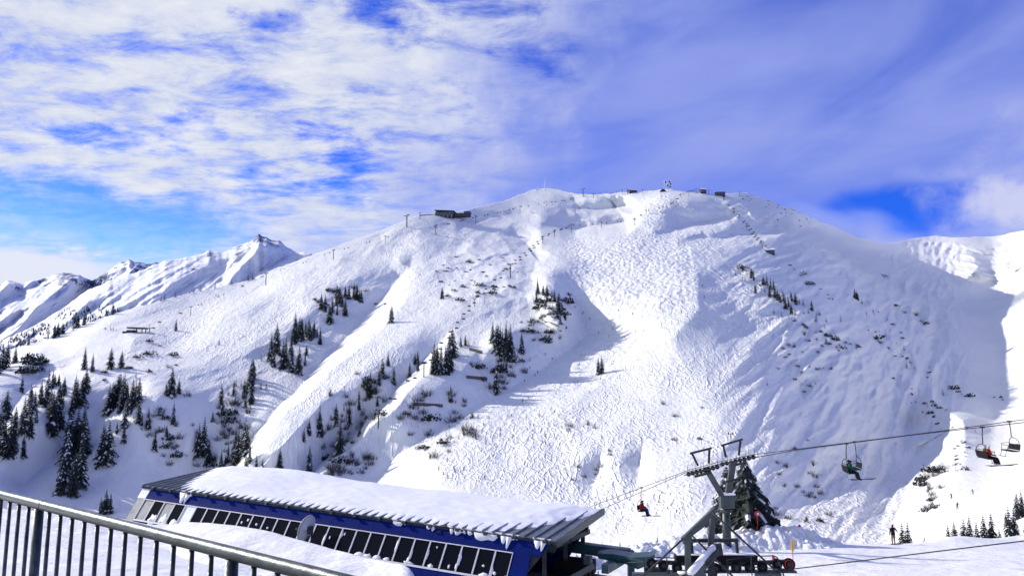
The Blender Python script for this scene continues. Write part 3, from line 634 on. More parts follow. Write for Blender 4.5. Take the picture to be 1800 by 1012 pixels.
def build_station():
    rnd = random.Random(4)
    st = empty('lift_station', SL)
    tag(st, 'long blue lift station with slanted window band and snow-covered ribbed roof', 'lift station')
    H0, H1, H2, H3 = 0.10, 0.60, 1.56, 4.6
    # structural wall behind the panels
    wallbox(MB(), 0.05, S_LEN - 0.05, 0.02, H3, -0.22, -0.06, 0.7).build('wall', M_DARK, st)
    up = wallbox(MB(), 0.006, PW - 0.006, H0, H1, -0.05, 0.0).mesh('upper_wall_panel', M_BLUE)
    lo = wallbox(MB(), 0.006, PW - 0.006, H2 + 0.03, H3, -0.05, 0.0).mesh('lower_wall_panel', M_BLUE)
    mid = wallbox(MB(), 0.006, PW - 0.006, H1 + 0.004, H2 + 0.026, -0.05, 0.0).mesh('middle_wall_panel', M_BLUE)
    fr = MB()
    for (a, b, c, d) in ((0.0, 0.034, H1 + 0.01, H2 + 0.02), (PW - 0.034, PW, H1 + 0.01, H2 + 0.02), (0.034, PW - 0.034, H1 + 0.01, H1 + 0.04), (0.034, PW - 0.034, H2 - 0.02, H2 + 0.02)):
        wallbox(fr, a + 0.004, b - 0.004 if b > 0.5 else b, c, d, -0.05, 0.022)
    fr = fr.mesh('window', M_WHITE)
    gl = wallbox(MB(), 0.035, PW - 0.035, H1 + 0.041, H2 - 0.021, -0.05, -0.012).mesh('pane', M_GLASS)
    gf = gl.copy(); gf.materials.clear(); gf.materials.append(M_FROST)
    gs = gl.copy(); gs.materials.clear(); gs.materials.append(M_SNOWP)
    sill = wallbox(MB(), 0.0, PW, H2 + 0.021, H2 + 0.05, 0.0, 0.03).mesh('sill', M_WHITE)
    CUT = 0.7
    for i in range(NP):
        loc = S_A * (PW * i)
        if i < NP - 1: inst('wall_panel', up, st, loc)
        if 0 <= i <= 27:
            w = inst('window', fr, st, loc); inst('pane', gf if i in (0, 2) else (gs if i == 4 else gl), w)
            inst('sill', sill, w)
        elif i == 28: inst('wall_panel', mid, st, loc)
        if i <= 25: inst('wall_panel', lo, st, loc)
    # the end panels, cut on the slant
    wallbox(MB(), PW * 29 + 0.006, S_LEN, H0, H1, -0.05, 0.0, CUT).build('wall_panel', M_BLUE, st)
    wallbox(MB(), PW * 26 + 0.006, S_LEN, H2 + 0.03, H3, -0.05, 0.0, CUT).build('wall_panel', M_BLUE, st)
    # white corner trim of the left end and the left gable
    wallbox(MB(), -0.62, -0.008, 0.02, H1, -0.05, 0.005).build('corner_panel', M_SNOWP, st)
    wallbox(MB(), -0.55, -0.008, H1 + 0.01, H2 + 0.4, -0.05, 0.0).build('corner_pane', M_FROST, st)
    g = [SP(-0.6, 0.05, -0.02), SP(-0.6, S_W - 0.05, S_RISE - 0.1), SP(-0.6, S_W - 0.05, -4.6), SP(-0.6, -LEAN * 4.4, -4.6)]
    g2 = [p + S_A * 0.1 for p in g]
    MB().add(g + g2, [(0, 1, 2, 3), (7, 6, 5, 4)] + [(i, (i + 1) % 4, 4 + (i + 1) % 4, 4 + i) for i in range(4)]).build('gable_wall', M_BLUE, st)
    b0 = [SP(-0.5, S_W - 0.1, S_RISE - 0.1), SP(S_LEN - 0.05, S_W - 0.1, S_RISE - 0.1), SP(S_LEN - 3.2, S_W - 0.1, -4.6), SP(-0.5, S_W - 0.1, -4.6)]
    MB().add(b0 + [p - S_N * 0.12 for p in b0], [(0, 1, 2, 3), (7, 6, 5, 4)] + [(i, (i + 1) % 4, 4 + (i + 1) % 4, 4 + i) for i in range(4)]).build('back_wall', M_BLUE, st)
    # roof sheet
    rf = MB(); u0, u1 = -0.65, S_LEN + 0.25
    pr = [(-0.12, -0.012), (S_W + 0.1, S_RISE + 0.01)]
    vs = [SP(u, b, h + dz) for dz in (0, -0.07) for u in (u0, u1) for b, h in pr]
    rf.add(vs, [(0, 2, 3, 1), (4, 5, 7, 6), (0, 1, 5, 4), (2, 6, 7, 3), (0, 4, 6, 2), (1, 3, 7, 5)])
    roof = rf.build('roof', M_ROOF, st)
    rb = MB(); rb.add([SP(du, b, h + dz) for b, h in ((-0.16, -0.016), (S_W, S_RISE)) for du, dz in ((-0.03, 0.002), (-0.02, 0.065), (0.02, 0.065), (0.03, 0.002))],
                      [(0, 1, 2, 3), (7, 6, 5, 4), (0, 4, 5, 1), (1, 5, 6, 2), (2, 6, 7, 3)])
    rb = rb.mesh('roof_rib', M_ROOF)
    NRB = 52
    for i in range(NRB): inst('roof_rib', rb, roof, S_A * (u0 + 0.05 + (u1 - u0 - 0.1) * i / (NRB - 1)))
    e = MB(); e.bar(SP(u0, -0.13, -0.09), SP(u1, -0.13, -0.09), 0.05, 0.10); e.build('eave_gutter', M_DARK, roof)
    br = MB().box((0, 0, 0), (0.16, 0.12, 0.11)).mesh('eave_bracket', M_GALV)
    for i in range(18): inst('eave_bracket', br, roof, SP(0.3 + 1.34 * i, -0.2, -0.07), -S_AZ)
    bb = MB(); bb.bar(SP(u1 + 0.03, -0.2, -0.08), SP(u1 + 0.03, S_W + 0.02, S_RISE - 0.06), 0.07, 0.26);
    bb.build('barge_board', M_GALV, roof)
    # the snow lying on the roof
    nu, nbk = 330, 60
    U, Bk = np.meshgrid(np.linspace(u0 + 0.02, u1 - 0.02, nu), np.linspace(-0.02, S_W + 0.08, nbk))
    edge_l = np.clip((U + 0.65) / 4.4, 0, 1); edge_r = np.clip((u1 - U) / 5.6, 0, 1)
    fr_ = Bk / S_W
    cover = np.minimum(np.clip((edge_l * 1.6 + fr_ * 0.9 - 0.75) * 1.7, 0, 1), np.clip((edge_r * 1.7 + fr_ * 0.75 - 0.62 + gnoise(U * 2, Bk * 2, 5) * 0.12) * 2.2, 0, 1))
    th = cover ** 0.7 * (0.075 + 0.12 * np.clip(Bk / 2.5, 0, 1)) + cover * (0.10 * gnoise(U / 3.3, Bk / 2.0, 8) + 0.03 * gnoise(U / 0.7, Bk / 0.35, 9) + 0.22 * np.exp(-((U - 5.0) / 3.5) ** 2) * np.clip(Bk / 4, 0, 1.2))
    front = np.clip((Bk + 0.02) / 0.35, 0, 1) ** 0.6
    ph = (U - u0 - 0.05) / ((u1 - u0 - 0.1) / (NRB - 1)); notch = np.exp(-((ph - np.round(ph)) / 0.075) ** 2)
    th = th * (0.6 + 0.4 * front) * (1 - 0.9 * notch * np.clip(1 - Bk / (0.5 + 0.5 * gnoise(U / 2.2, U * 0 + 0.4, 31)), 0, 1)) - 0.035
    th = np.where(Bk > S_W - 0.02, -0.03, th * np.clip((S_W + 0.1 - Bk) / 0.3, 0.3, 1))
    rh = S_RISE * Bk / S_W
    X = S_A.x * U + S_N.x * Bk; Y = S_A.y * U + S_N.y * Bk; Z = S_A.z * U + rh + th
    sn = grid_mesh('roof_snow', X, Y, Z, M_SNOWP); sn.parent = roof
    # frozen overhang lumps along the eave and snow stuck to the panes
    def lump(u0_, u1_, depth, seed, o=0.03, top=0.02):
        n = 28; mb = MB(); r2 = random.Random(seed); vs = []
        ph = r2.random() * 6
        for k in range(n + 1):
            t = k / n; u = u0_ + (u1_ - u0_) * t
            dd = depth * (0.25 + 0.75 * abs(math.sin(ph + t * 5.1 + math.sin(t * 9 + ph)))) * (math.sin(math.pi * t) ** 0.5) + 0.02
            for hh, oo in ((top, -0.02), (top, o + 0.05), (top + dd * 0.6, o + 0.06), (top + dd, o), (top + dd, -0.01)):
                vs.append(SP(u, 0, 0) - S_N * LEAN * hh - S_UP * hh + S_O * oo)
        fs = [(5 * k + a, 5 * k + a + 1, 5 * k + a + 6, 5 * k + a + 5) for k in range(n) for a in range(4)]
        mb.add(vs, fs + [(0, 1, 2, 3, 4), (5 * n + 4, 5 * n + 3, 5 * n + 2, 5 * n + 1, 5 * n)])
        return mb.build('snow_overhang', M_SNOWP, st, True)
    for a, b, dpt, s in ((2.3, 3.2, 0.58, 1), (15.6, 16.5, 0.22, 2), (17.3, 18.2, 0.24, 3), (18.5, 19.5, 0.30, 5), (19.4, 21.2, 0.34, 6), (21.0, 21.9, 0.50, 7), (22.5, 23.3, 0.42, 8), (13.2, 14.0, 0.12, 9)):
        lump(a, b, dpt, s)
    def patch(u, h, ru, rh_, seed):
        r2 = random.Random(seed); n = 14; vs = []
        for o, kf in ((0.0, 1.0), (0.03, 0.75)):
            r3 = random.Random(seed)
            for k in range(n):
                a = 2 * math.pi * k / n; q = kf * (0.7 + 0.5 * r3.random())
                hh = h + math.sin(a) * rh_ * q
                vs.append(SP(u + math.cos(a) * ru * q, 0, 0) - S_N * LEAN * hh - S_UP * hh + S_O * (o - 0.012))
        MB().add(vs, [tuple(range(n))[::-1], tuple(range(n, 2 * n))] + [(k, (k + 1) % n, n + (k + 1) % n, n + k) for k in range(n)]).build('snow_patch', M_SNOWP, st, True)
    s = 100
    for i in (1, 2, 3, 9, 10, 11, 15, 16, 17, 18, 19, 20, 21, 22, 23, 24, 25, 26, 27):
        for k in range(rnd.choice((1, 2, 2, 3))):
            s += 1; edge = rnd.random()
            if edge < 0.45: patch(PW * (i + rnd.random()), H2 - 0.06, 0.10 + 0.18 * rnd.random(), 0.05 + 0.06 * rnd.random(), s)
            elif edge < 0.8: patch(PW * (i + rnd.choice((0.04, 0.96))), H1 + 0.2 + 0.65 * rnd.random(), 0.05 + 0.04 * rnd.random(), 0.12 + 0.2 * rnd.random(), s)
            else: patch(PW * (i + 0.2 + 0.6 * rnd.random()), H1 + 0.2 + 0.6 * rnd.random(), 0.03 + 0.05 * rnd.random(), 0.03 + 0.05 * rnd.random(), s)
    for i, dpt in ((1, 0.3), (2, 0.35), (3, 0.2), (8, 0.2)): patch(PW * (i + 0.7), H2 - 0.08, 0.3, dpt, 300 + i)
    # ---- open right end: frames, beams, drive wheel
    E = lambda u, b, h: SP(S_LEN + u, b, h)
    fl = MB(); fl.add([E(-4.5, -1.6, -2.55), E(-1.6, -1.6, -2.55), E(-1.0, 4.7, -2.55), E(-4.5, 4.7, -2.55), E(-4.5, -1.6, -2.8), E(-1.6, -1.6, -2.8), E(-1.0, 4.7, -2.8), E(-4.5, 4.7, -2.8)],
                      [(0, 1, 2, 3), (7, 6, 5, 4), (0, 4, 5, 1), (1, 5, 6, 2), (2, 6, 7, 3), (3, 7, 4, 0)]); fl.build('platform_floor', M_CONC, st)
    MB().bar(E(-5.2, -0.2, -1.4), E(-5.2, 4.7, -1.4), 0.2, 2.4).build('inner_partition', M_DARK, st)
    for b in (0.35, 2.5, 4.5):
        MB().bar(E(-0.55, b, -4.4), E(-0.55, b, roof_h(b) - 0.12), 0.18, 0.18, (1, 0, 0)).build('column', M_DARK, st)
    for b, hz in ((0.6, -0.5), (2.4, -0.35), (4.3, -0.3)):
        MB().bar(E(-4.5, b, hz), E(-0.2, b, hz), 0.16, 0.26).build('roof_beam', M_DARK, st)
    MB().bar(E(-0.3, 0.4, -0.42), E(-0.3, 4.6, -0.42), 0.14, 0.2).build('tie_beam', M_DARK, st)
    tb = MB(); tb.bar(E(-2.5, 3.6, -0.95), E(1.9, 3.6, -0.95), 0.5, 0.42); tb.build('track_beam', M_TEAL, st)
    MB().bar(E(1.98, 3.6, -0.78), E(1.98, 3.6, -2.35), 0.34, 0.26, (1, 0, 0)).build('track_post', M_TEAL, st)
    MB().bar(E(1.7, 1.2, -1.12), E(1.7, 3.3, -1.12), 0.28, 0.34).build('track_cross_beam', M_TEAL, st)
    MB().bar(E(-1.2, -0.2, -2.62), E(1.3, 1.1, -1.0), 0.12, 0.22).build('inclined_beam', M_GREY, st)
    MB().bar(E(-1.6, 0.1, -2.7), E(0.4, 1.5, -1.5), 0.1, 0.12).build('inclined_rail', M_DARK, st)
    MB().bar(E(-3.4, -0.2, -2.2), E(-1.0, 0.3, -0.9), 0.1, 0.1).build('stair_stringer', M_DARK, st)
    MB().bar(E(-1.2, 2.4, -2.0), E(1.4, 2.4, -2.0), 1.6, 0.3).build('machine_deck', M_DARK, st)
    MB().box(E(-0.2, 2.8, -1.55), (1.5, 0.9, 0.55), Matrix.Rotation(-S_AZ, 3, 'Z')).build('drive_housing', M_BLACK, st)
    MB().box(E(0.6, 2.2, -1.1), (0.3, 0.25, 0.32), Matrix.Rotation(-S_AZ, 3, 'Z')).build('control_box', M_GREY, st)
    for u_, b_, h_, r_ in ((1.25, 1.9, -2.25, 0.32), (-0.35, 0.4, -2.62, 0.26)):
        w = MB().disc_wheel(E(u_, b_, h_), S_N, r_, 0.12).build('guide_wheel', M_BLACK, st, False)
        MB().disc_wheel(E(u_, b_ - 0.07, h_), S_N, r_ * 0.55, 0.03).build('wheel_rim', M_DARK, w)
    for k in range(5): MB().bar(E(0.55 + 0.17 * k, 1.7, -2.25), E(0.55 + 0.17 * k, 1.7, -1.35), 0.035, 0.035, (1, 0, 0)).build('grille_bar', M_DARK, st)
    for k in range(4): MB().tube([E(-3.6 + 0.8 * k, -1.2, -2.55), E(-3.6 + 0.8 * k, -1.2, -1.85)], 0.022, 6).build('guard_post', M_DARK, st)
    MB().tube([E(-3.6, -1.2, -1.85), E(-1.2, -1.2, -1.85)], 0.022, 6).build('guard_rail', M_DARK, st)
    MB().box(E(-1.05, 0.6, -2.2), (0.5, 0.4, 0.7), Matrix.Rotation(-S_AZ, 3, 'Z')).build('snowy_cabinet', M_SNOWP, st)
    return st
build_station()

# satellite dish on its mast in front of the windows
def build_dish():
    c = at(541, 929, 35.0); foot = Vector((c.x + 0.16, c.y + 0.1, c.z - 1.6))
    root = empty('satellite_dish', foot)
    tag(root, 'pale grey satellite dish on a short mast in front of the dark windows', 'satellite dish')
    c = c - foot
    axis = Vector((math.sin(R(-62)), math.cos(R(-62)) * 1.0, 0.30)).normalized()
    ex = axis.cross(Vector((0, 0, 1))).normalized(); ez = ex.cross(axis)
    mb = MB(); n = 28; rings = 7; vs = []
    for side in (0, 1):
        for k in range(rings):
            r = k / (rings - 1); off = 0.16 * r * r + (0 if side == 0 else 0.02)
            for j in range(n):
                a = 2 * math.pi * j / n
                vs.append(c - axis * 0.08 + ex * math.cos(a) * 0.52 * r + ez * math.sin(a) * 0.60 * r + axis * off)
    fs = []
    for side in (0, 1):
        o = side * rings * n
        for k in range(rings - 1):
            for j in range(n):
                q = (o + k * n + j, o + k * n + (j + 1) % n, o + (k + 1) * n + (j + 1) % n, o + (k + 1) * n + j)
                fs.append(q if side else q[::-1])
    for j in range(n): fs.append(((rings - 1) * n + j, (rings - 1) * n + (j + 1) % n, (2 * rings - 1) * n + (j + 1) % n, (2 * rings - 1) * n + j))
    mb.add(vs, fs).build('reflector', M_DISH, root, True)
    bk = c - axis * 0.13
    MB().tube([Vector((0, 0, 0)), Vector((0, 0, bk.z + 0.1))], 0.045, 10).build('mast', M_DARK, root, True)
    MB().box(bk + Vector((0.02, 0, 0)), (0.22, 0.2, 0.34)).build('bracket', M_DARK, root)
    tip = c + axis * 0.62 - ez * 0.28
    MB().tube([c - ez * 0.56 + axis * 0.08, tip], 0.02, 8).build('feed_arm', M_DARK, root)
    MB().tube([tip, tip - axis * 0.02 + ez * 0.03, tip - axis * 0.16 + ez * 0.07], [0.05, 0.06, 0.035], 10).build('receiver', M_DARK, root, True)
    MB().tube([c - ez * 0.5 + ex * 0.1, c - ez * 0.56, bk - Vector((0, 0, 0.25))], 0.025, 8).build('stay', M_DARK, root)
build_dish()

# small stair handrail that sticks out of the drift
def build_stub_rail():
    a = at(690, 1010, 27.0); b = at(721, 997, 28.0)
    root = empty('stair_handrail', a - Vector((0, 0, 0.9))); tag(root, 'short dark stair handrail sticking out of the drift by the blue wall', 'handrail')
    a, b = a - root.location, b - root.location
    MB().tube([a, b], 0.02, 8).build('rail', M_DARK, root)
    for t in (0.15, 0.55, 0.95):
        p = a.lerp(b, t); MB().tube([p, p - Vector((0, 0, 1.0))], 0.018, 8).build('post', M_DARK, root)
build_stub_rail()
# ------------------------------------------------------------------ people (one skinned body each, clothing by region)
def cloth(name, c): return pmat(name, c, 0.8, 0.0, 0.2, 6.0, spec=0.15)
C_BLACK, C_KHAKI, C_SKIN = cloth('black_jacket', (0.012, 0.012, 0.014)), cloth('khaki_trousers', (0.22, 0.15, 0.08)), cloth('skin', (0.50, 0.28, 0.19))
C_RED, C_GREEN, C_BLUEC, C_NAVY = cloth('red_jacket', (0.30, 0.012, 0.016)), cloth('green_jacket', (0.008, 0.08, 0.045)), cloth('blue_trousers', (0.02, 0.08, 0.42)), cloth('navy_clothes', (0.012, 0.016, 0.03))
C_WHITEH, C_LIME, C_ORANGE = cloth('white_helmet', (0.6, 0.6, 0.6)), cloth('lime_jacket', (0.05, 0.10, 0.015)), cloth('orange_jacket', (0.6, 0.17, 0.03))
def skinned(joints, edges, root, region, mats, subdiv=2):
    """joints: name -> (x, y, z, radius); region(co) -> material index"""
    names = list(joints); ix = {n: i for i, n in enumerate(names)}
    me = bpy.data.meshes.new('body'); me.from_pydata([joints[n][:3] for n in names], [(ix[a], ix[b]) for a, b in edges], [])
    ob = bpy.data.objects.new('body', me); COL.objects.link(ob)
    sk = ob.modifiers.new('skin', 'SKIN'); sk.use_smooth_shade = True
    for i, n in enumerate(names):
        v = me.skin_vertices[0].data[i]; r = joints[n][3]; v.radius = r if isinstance(r, tuple) else (r, r); v.use_root = (n == root)
    ss = ob.modifiers.new('sub', 'SUBSURF'); ss.levels = subdiv; ss.render_levels = subdiv
    dg = bpy.context.evaluated_depsgraph_get(); dg.update()
    out = bpy.data.meshes.new_from_object(ob.evaluated_get(dg)); bpy.data.objects.remove(ob)
    out.materials.clear()
    for m in mats: out.materials.append(m)
    for p in out.polygons: p.material_index = region(p.center); p.use_smooth = True
    return out
FINGERS = ((0.030, 0.070, 0.010), (0.012, 0.082, 0.010), (-0.008, 0.076, 0.0095), (-0.027, 0.060, 0.0085))
def add_hand(J, E, wrist, side, d, spread):
    """palm, four fingers and a thumb growing from a wrist joint; d = pointing direction, spread = across the palm"""
    w = Vector(J[wrist][:3]); d = Vector(d).normalized(); s = Vector(spread).normalized()
    pm = w + d * 0.075; J[side + 'palm'] = (*pm, 0.030); E.append((wrist, side + 'palm'))
    dn = d.cross(s)
    for k, (o, l, r) in enumerate(FINGERS):
        a = pm + s * o + d * 0.03; b = a + d * l * 0.5 - dn * 0.01; c = b + d * l * 0.35 - dn * 0.03
        for nm, q in (('a', a), ('b', b), ('c', c)): J[f'{side}f{k}{nm}'] = (*q, r)
        E += [(side + 'palm', f'{side}f{k}a'), (f'{side}f{k}a', f'{side}f{k}b'), (f'{side}f{k}b', f'{side}f{k}c')]
    a = w + d * 0.04 + s * 0.035; b = a + d * 0.03 + s * 0.03
    J[side + 't1'] = (*a, 0.012); J[side + 't2'] = (*b, 0.010); E += [(side + 'palm', side + 't1'), (side + 't1', side + 't2')]
def standing_man():
    J = {'pelvis': (0, 0, 0.95, (0.17, 0.13)), 'waist': (0, 0, 1.10, (0.165, 0.12)), 'chest': (0, 0.01, 1.32, (0.20, 0.14)), 'shoulder': (0, 0, 1.45, (0.13, 0.10)), 'neck': (0, 0, 1.53, 0.062), 'chin': (0, 0.015, 1.60, 0.085), 'head': (0, 0.01, 1.70, 0.105), 'crown': (0, 0, 1.78, 0.07)}
    E = [('pelvis', 'waist'), ('waist', 'chest'), ('chest', 'shoulder'), ('shoulder', 'neck'), ('neck', 'chin'), ('chin', 'head'), ('head', 'crown')]
    for s, sg in (('l', -1), ('r', 1)):
        J.update({s + 'hip': (sg * 0.10, 0, 0.86, 0.105), s + 'knee': (sg * 0.115, 0.03, 0.48, 0.078), s + 'ankle': (sg * 0.12, -0.01, 0.14, 0.06), s + 'heel': (sg * 0.12, -0.02, 0.06, 0.06), s + 'toe': (sg * 0.13, 0.19, 0.055, 0.05)})
        E += [('pelvis', s + 'hip'), (s + 'hip', s + 'knee'), (s + 'knee', s + 'ankle'), (s + 'ankle', s + 'heel'), (s + 'heel', s + 'toe')]
    J.update({'lsh': (-0.20, 0, 1.43, 0.075), 'lel': (-0.27, 0.02, 1.15, 0.058), 'lwr': (-0.23, 0.14, 0.93, 0.036), 'rsh': (0.20, 0, 1.43, 0.075), 'rel': (0.40, 0.12, 1.27, 0.058), 'rwr': (0.58, 0.26, 1.14, 0.036)})
    E += [('shoulder', 'lsh'), ('lsh', 'lel'), ('lel', 'lwr'), ('shoulder', 'rsh'), ('rsh', 'rel'), ('rel', 'rwr')]
    add_hand(J, E, 'lwr', 'l', (0.05, 0.3, -1), (0.6, 1, 0.2)); add_hand(J, E, 'rwr', 'r', (0.8, 0.5, -0.3), (0, 0.3, 1))
    def reg(c):
        if c.z > 1.66: return 0
        if 1.555 < c.z: return 2 if c.y > 0.0 else 0
        if c.z > 0.84 or (abs(c.x) > 0.22): return 0
        return 1 if c.z > 0.13 else 0
    return skinned(J, E, 'pelvis', reg, [C_BLACK, C_KHAKI, C_SKIN])
def seated_rider(jacket, legs, helmet):
    """sits with the hips at the origin, facing +X"""
    J = {'pelvis': (0, 0, 0.12, (0.16, 0.16)), 'waist': (-0.02, 0, 0.27, 0.155), 'chest': (-0.01, 0, 0.48, (0.19, 0.15)), 'shoulder': (0.0, 0, 0.60, 0.12), 'neck': (0.02, 0, 0.68, 0.065), 'chin': (0.05, 0, 0.75, 0.09), 'head': (0.04, 0, 0.85, 0.125), 'crown': (0.03, 0, 0.94, 0.085)}
    E = [('pelvis', 'waist'), ('waist', 'chest'), ('chest', 'shoulder'), ('shoulder', 'neck'), ('neck', 'chin'), ('chin', 'head'), ('head', 'crown')]
    for s, sg in (('l', 1), ('r', -1)):
        J.update({s + 'hip': (0.10, sg * 0.10, 0.10, 0.115), s + 'knee': (0.50, sg * 0.12, 0.06, 0.085), s + 'ankle': (0.60, sg * 0.12, -0.34, 0.07), s + 'heel': (0.58, sg * 0.12, -0.43, 0.07), s + 'toe': (0.80, sg * 0.12, -0.42, 0.06),
                  s + 'sh': (0.0, sg * 0.20, 0.57, 0.08), s + 'el': (0.10, sg * 0.27, 0.31, 0.062), s + 'wr': (0.36, sg * 0.17, 0.24, 0.045), s + 'ha': (0.45, sg * 0.14, 0.24, 0.05)})
        E += [('pelvis', s + 'hip'), (s + 'hip', s + 'knee'), (s + 'knee', s + 'ankle'), (s + 'ankle', s + 'heel'), (s + 'heel', s + 'toe'), ('shoulder', s + 'sh'), (s + 'sh', s + 'el'), (s + 'el', s + 'wr'), (s + 'wr', s + 'ha')]
    def reg(c):
        if c.z > 0.80: return 2
        if c.z > 0.70: return 3 if c.x > 0.06 else 2
        if c.z > 0.20 and c.x < 0.42: return 0
        return 1 if c.z > -0.33 else 2
    return skinned(J, E, 'pelvis', reg, [jacket, legs, helmet, C_SKIN], 1)
def skier_mesh(jacket, legs, lean):
    J = {'pelvis': (0, 0, 0.85, (0.16, 0.13)), 'chest': (lean * 0.6, 0, 1.25, (0.19, 0.14)), 'shoulder': (lean, 0, 1.40, 0.12), 'neck': (lean * 1.1, 0, 1.48, 0.065), 'head': (lean * 1.2, 0, 1.62, 0.12), 'crown': (lean * 1.2, 0, 1.72, 0.08)}
    E = [('pelvis', 'chest'), ('chest', 'shoulder'), ('shoulder', 'neck'), ('neck', 'head'), ('head', 'crown')]
    for s, sg in (('l', 1), ('r', -1)):
        J.update({s + 'hip': (0.02, sg * 0.11, 0.78, 0.11), s + 'knee': (0.16, sg * 0.13, 0.45, 0.085), s + 'foot': (0.0, sg * 0.13, 0.06, 0.07), s + 'sh': (lean, sg * 0.2, 1.37, 0.08), s + 'el': (lean + 0.1, sg * 0.33, 1.12, 0.06), s + 'ha': (lean + 0.35, sg * 0.33, 1.02, 0.05)})
        E += [('pelvis', s + 'hip'), (s + 'hip', s + 'knee'), (s + 'knee', s + 'foot'), ('shoulder', s + 'sh'), (s + 'sh', s + 'el'), (s + 'el', s + 'ha')]
    me = skinned(J, E, 'pelvis', lambda c: 0 if c.z > 0.85 and c.z < 1.5 else (2 if c.z >= 1.5 else 1), [jacket, legs, C_BLACK], 1)
    bm = bmesh.new(); bm.from_mesh(me)
    for sg in (1, -1):                                                    # skis and poles
        mb = MB().box((0.15, sg * 0.13, 0.02), (1.75, 0.09, 0.03)); mb.bar((lean + 0.35, sg * 0.33, 1.05), (-0.15, sg * 0.5, 0.02), 0.03, 0.03)
        vs = [bm.verts.new(v) for v in mb.v]
        for f in mb.f: bm.faces.new([vs[i] for i in f]).material_index = 2
    bm.to_mesh(me); bm.free(); return me
man = standing_man()
gp = ground_at(1571, 956.5)
mo = inst('person', man, None, gp - Vector((0, 0, 0.02)), R(10))
tag(mo, 'person in black jacket and khaki trousers standing on the plateau with one arm held out', 'person')
pl = MB(); pl.tube([(0.66, 0.3, 1.16), (0.95, 0.45, 0.02)], 0.012, 6)
po = pl.build('ski_pole', M_DARK); po.location = gp; po.rotation_euler = (0, 0, R(10)); tag(po, 'ski pole held out by the person in the black jacket', 'ski pole')
sk = MB().box((-0.12, 0.1, 0.015), (0.1, 1.7, 0.03)).box((0.13, 0.12, 0.015), (0.1, 1.7, 0.03)); so = sk.build('skis', M_DARK); so.location = gp; so.rotation_euler = (0, 0, R(-60)); so.parent = None
tag(so, 'pair of dark skis under the person standing on the plateau', 'skis')

# ------------------------------------------------------------------ near chairlift: tower, ropes, chairs
ROPE_N = [at(900, 960, 104), at(1054, 896, 80), at(1207, 829.5, 66.0), at(1235, 822, 65.0), at(1264, 815, 64.2), at(1400, 790.5, 60.6), at(1600, 764.5, 56.6), at(1800, 742, 53.2), at(2100, 712, 49)]
ROPE_F = [at(880, 955, 108), at(1035, 891, 84), at(1210, 826, 71.0), at(1265, 811, 69.0), at(1297, 804, 68.0), at(1328, 798, 67.2), at(1500, 776.5, 63), at(1650, 757.5, 60), at(1800, 737, 57.2), at(2100, 698, 52)]
def rope(pts, r, label, name='haul_rope'):
    o = MB().tube(pts, r, 6).build(name, M_ROPE, None, True); tag(o, label, 'cable'); return o
rope(ROPE_N, 0.028, 'nearer steel rope of the chairlift crossing the grey tower')
rope(ROPE_F, 0.028, 'farther steel rope of the chairlift crossing the grey tower')
def on_rope(pts, px):
    """point of a rope that shows at photo column px"""
    def col(p):
        c, s = math.cos(PITCH), math.sin(PITCH); return CX + FPX * p.x / (p.y * c + p.z * s)
    for a, b in zip(pts[:-1], pts[1:]):
        if col(a) <= px <= col(b):
            lo, hi = 0.0, 1.0
            for _ in range(40):
                m = (lo + hi) / 2
                if col(a.lerp(b, m)) < px: lo = m
                else: hi = m
            return a.lerp(b, lo)
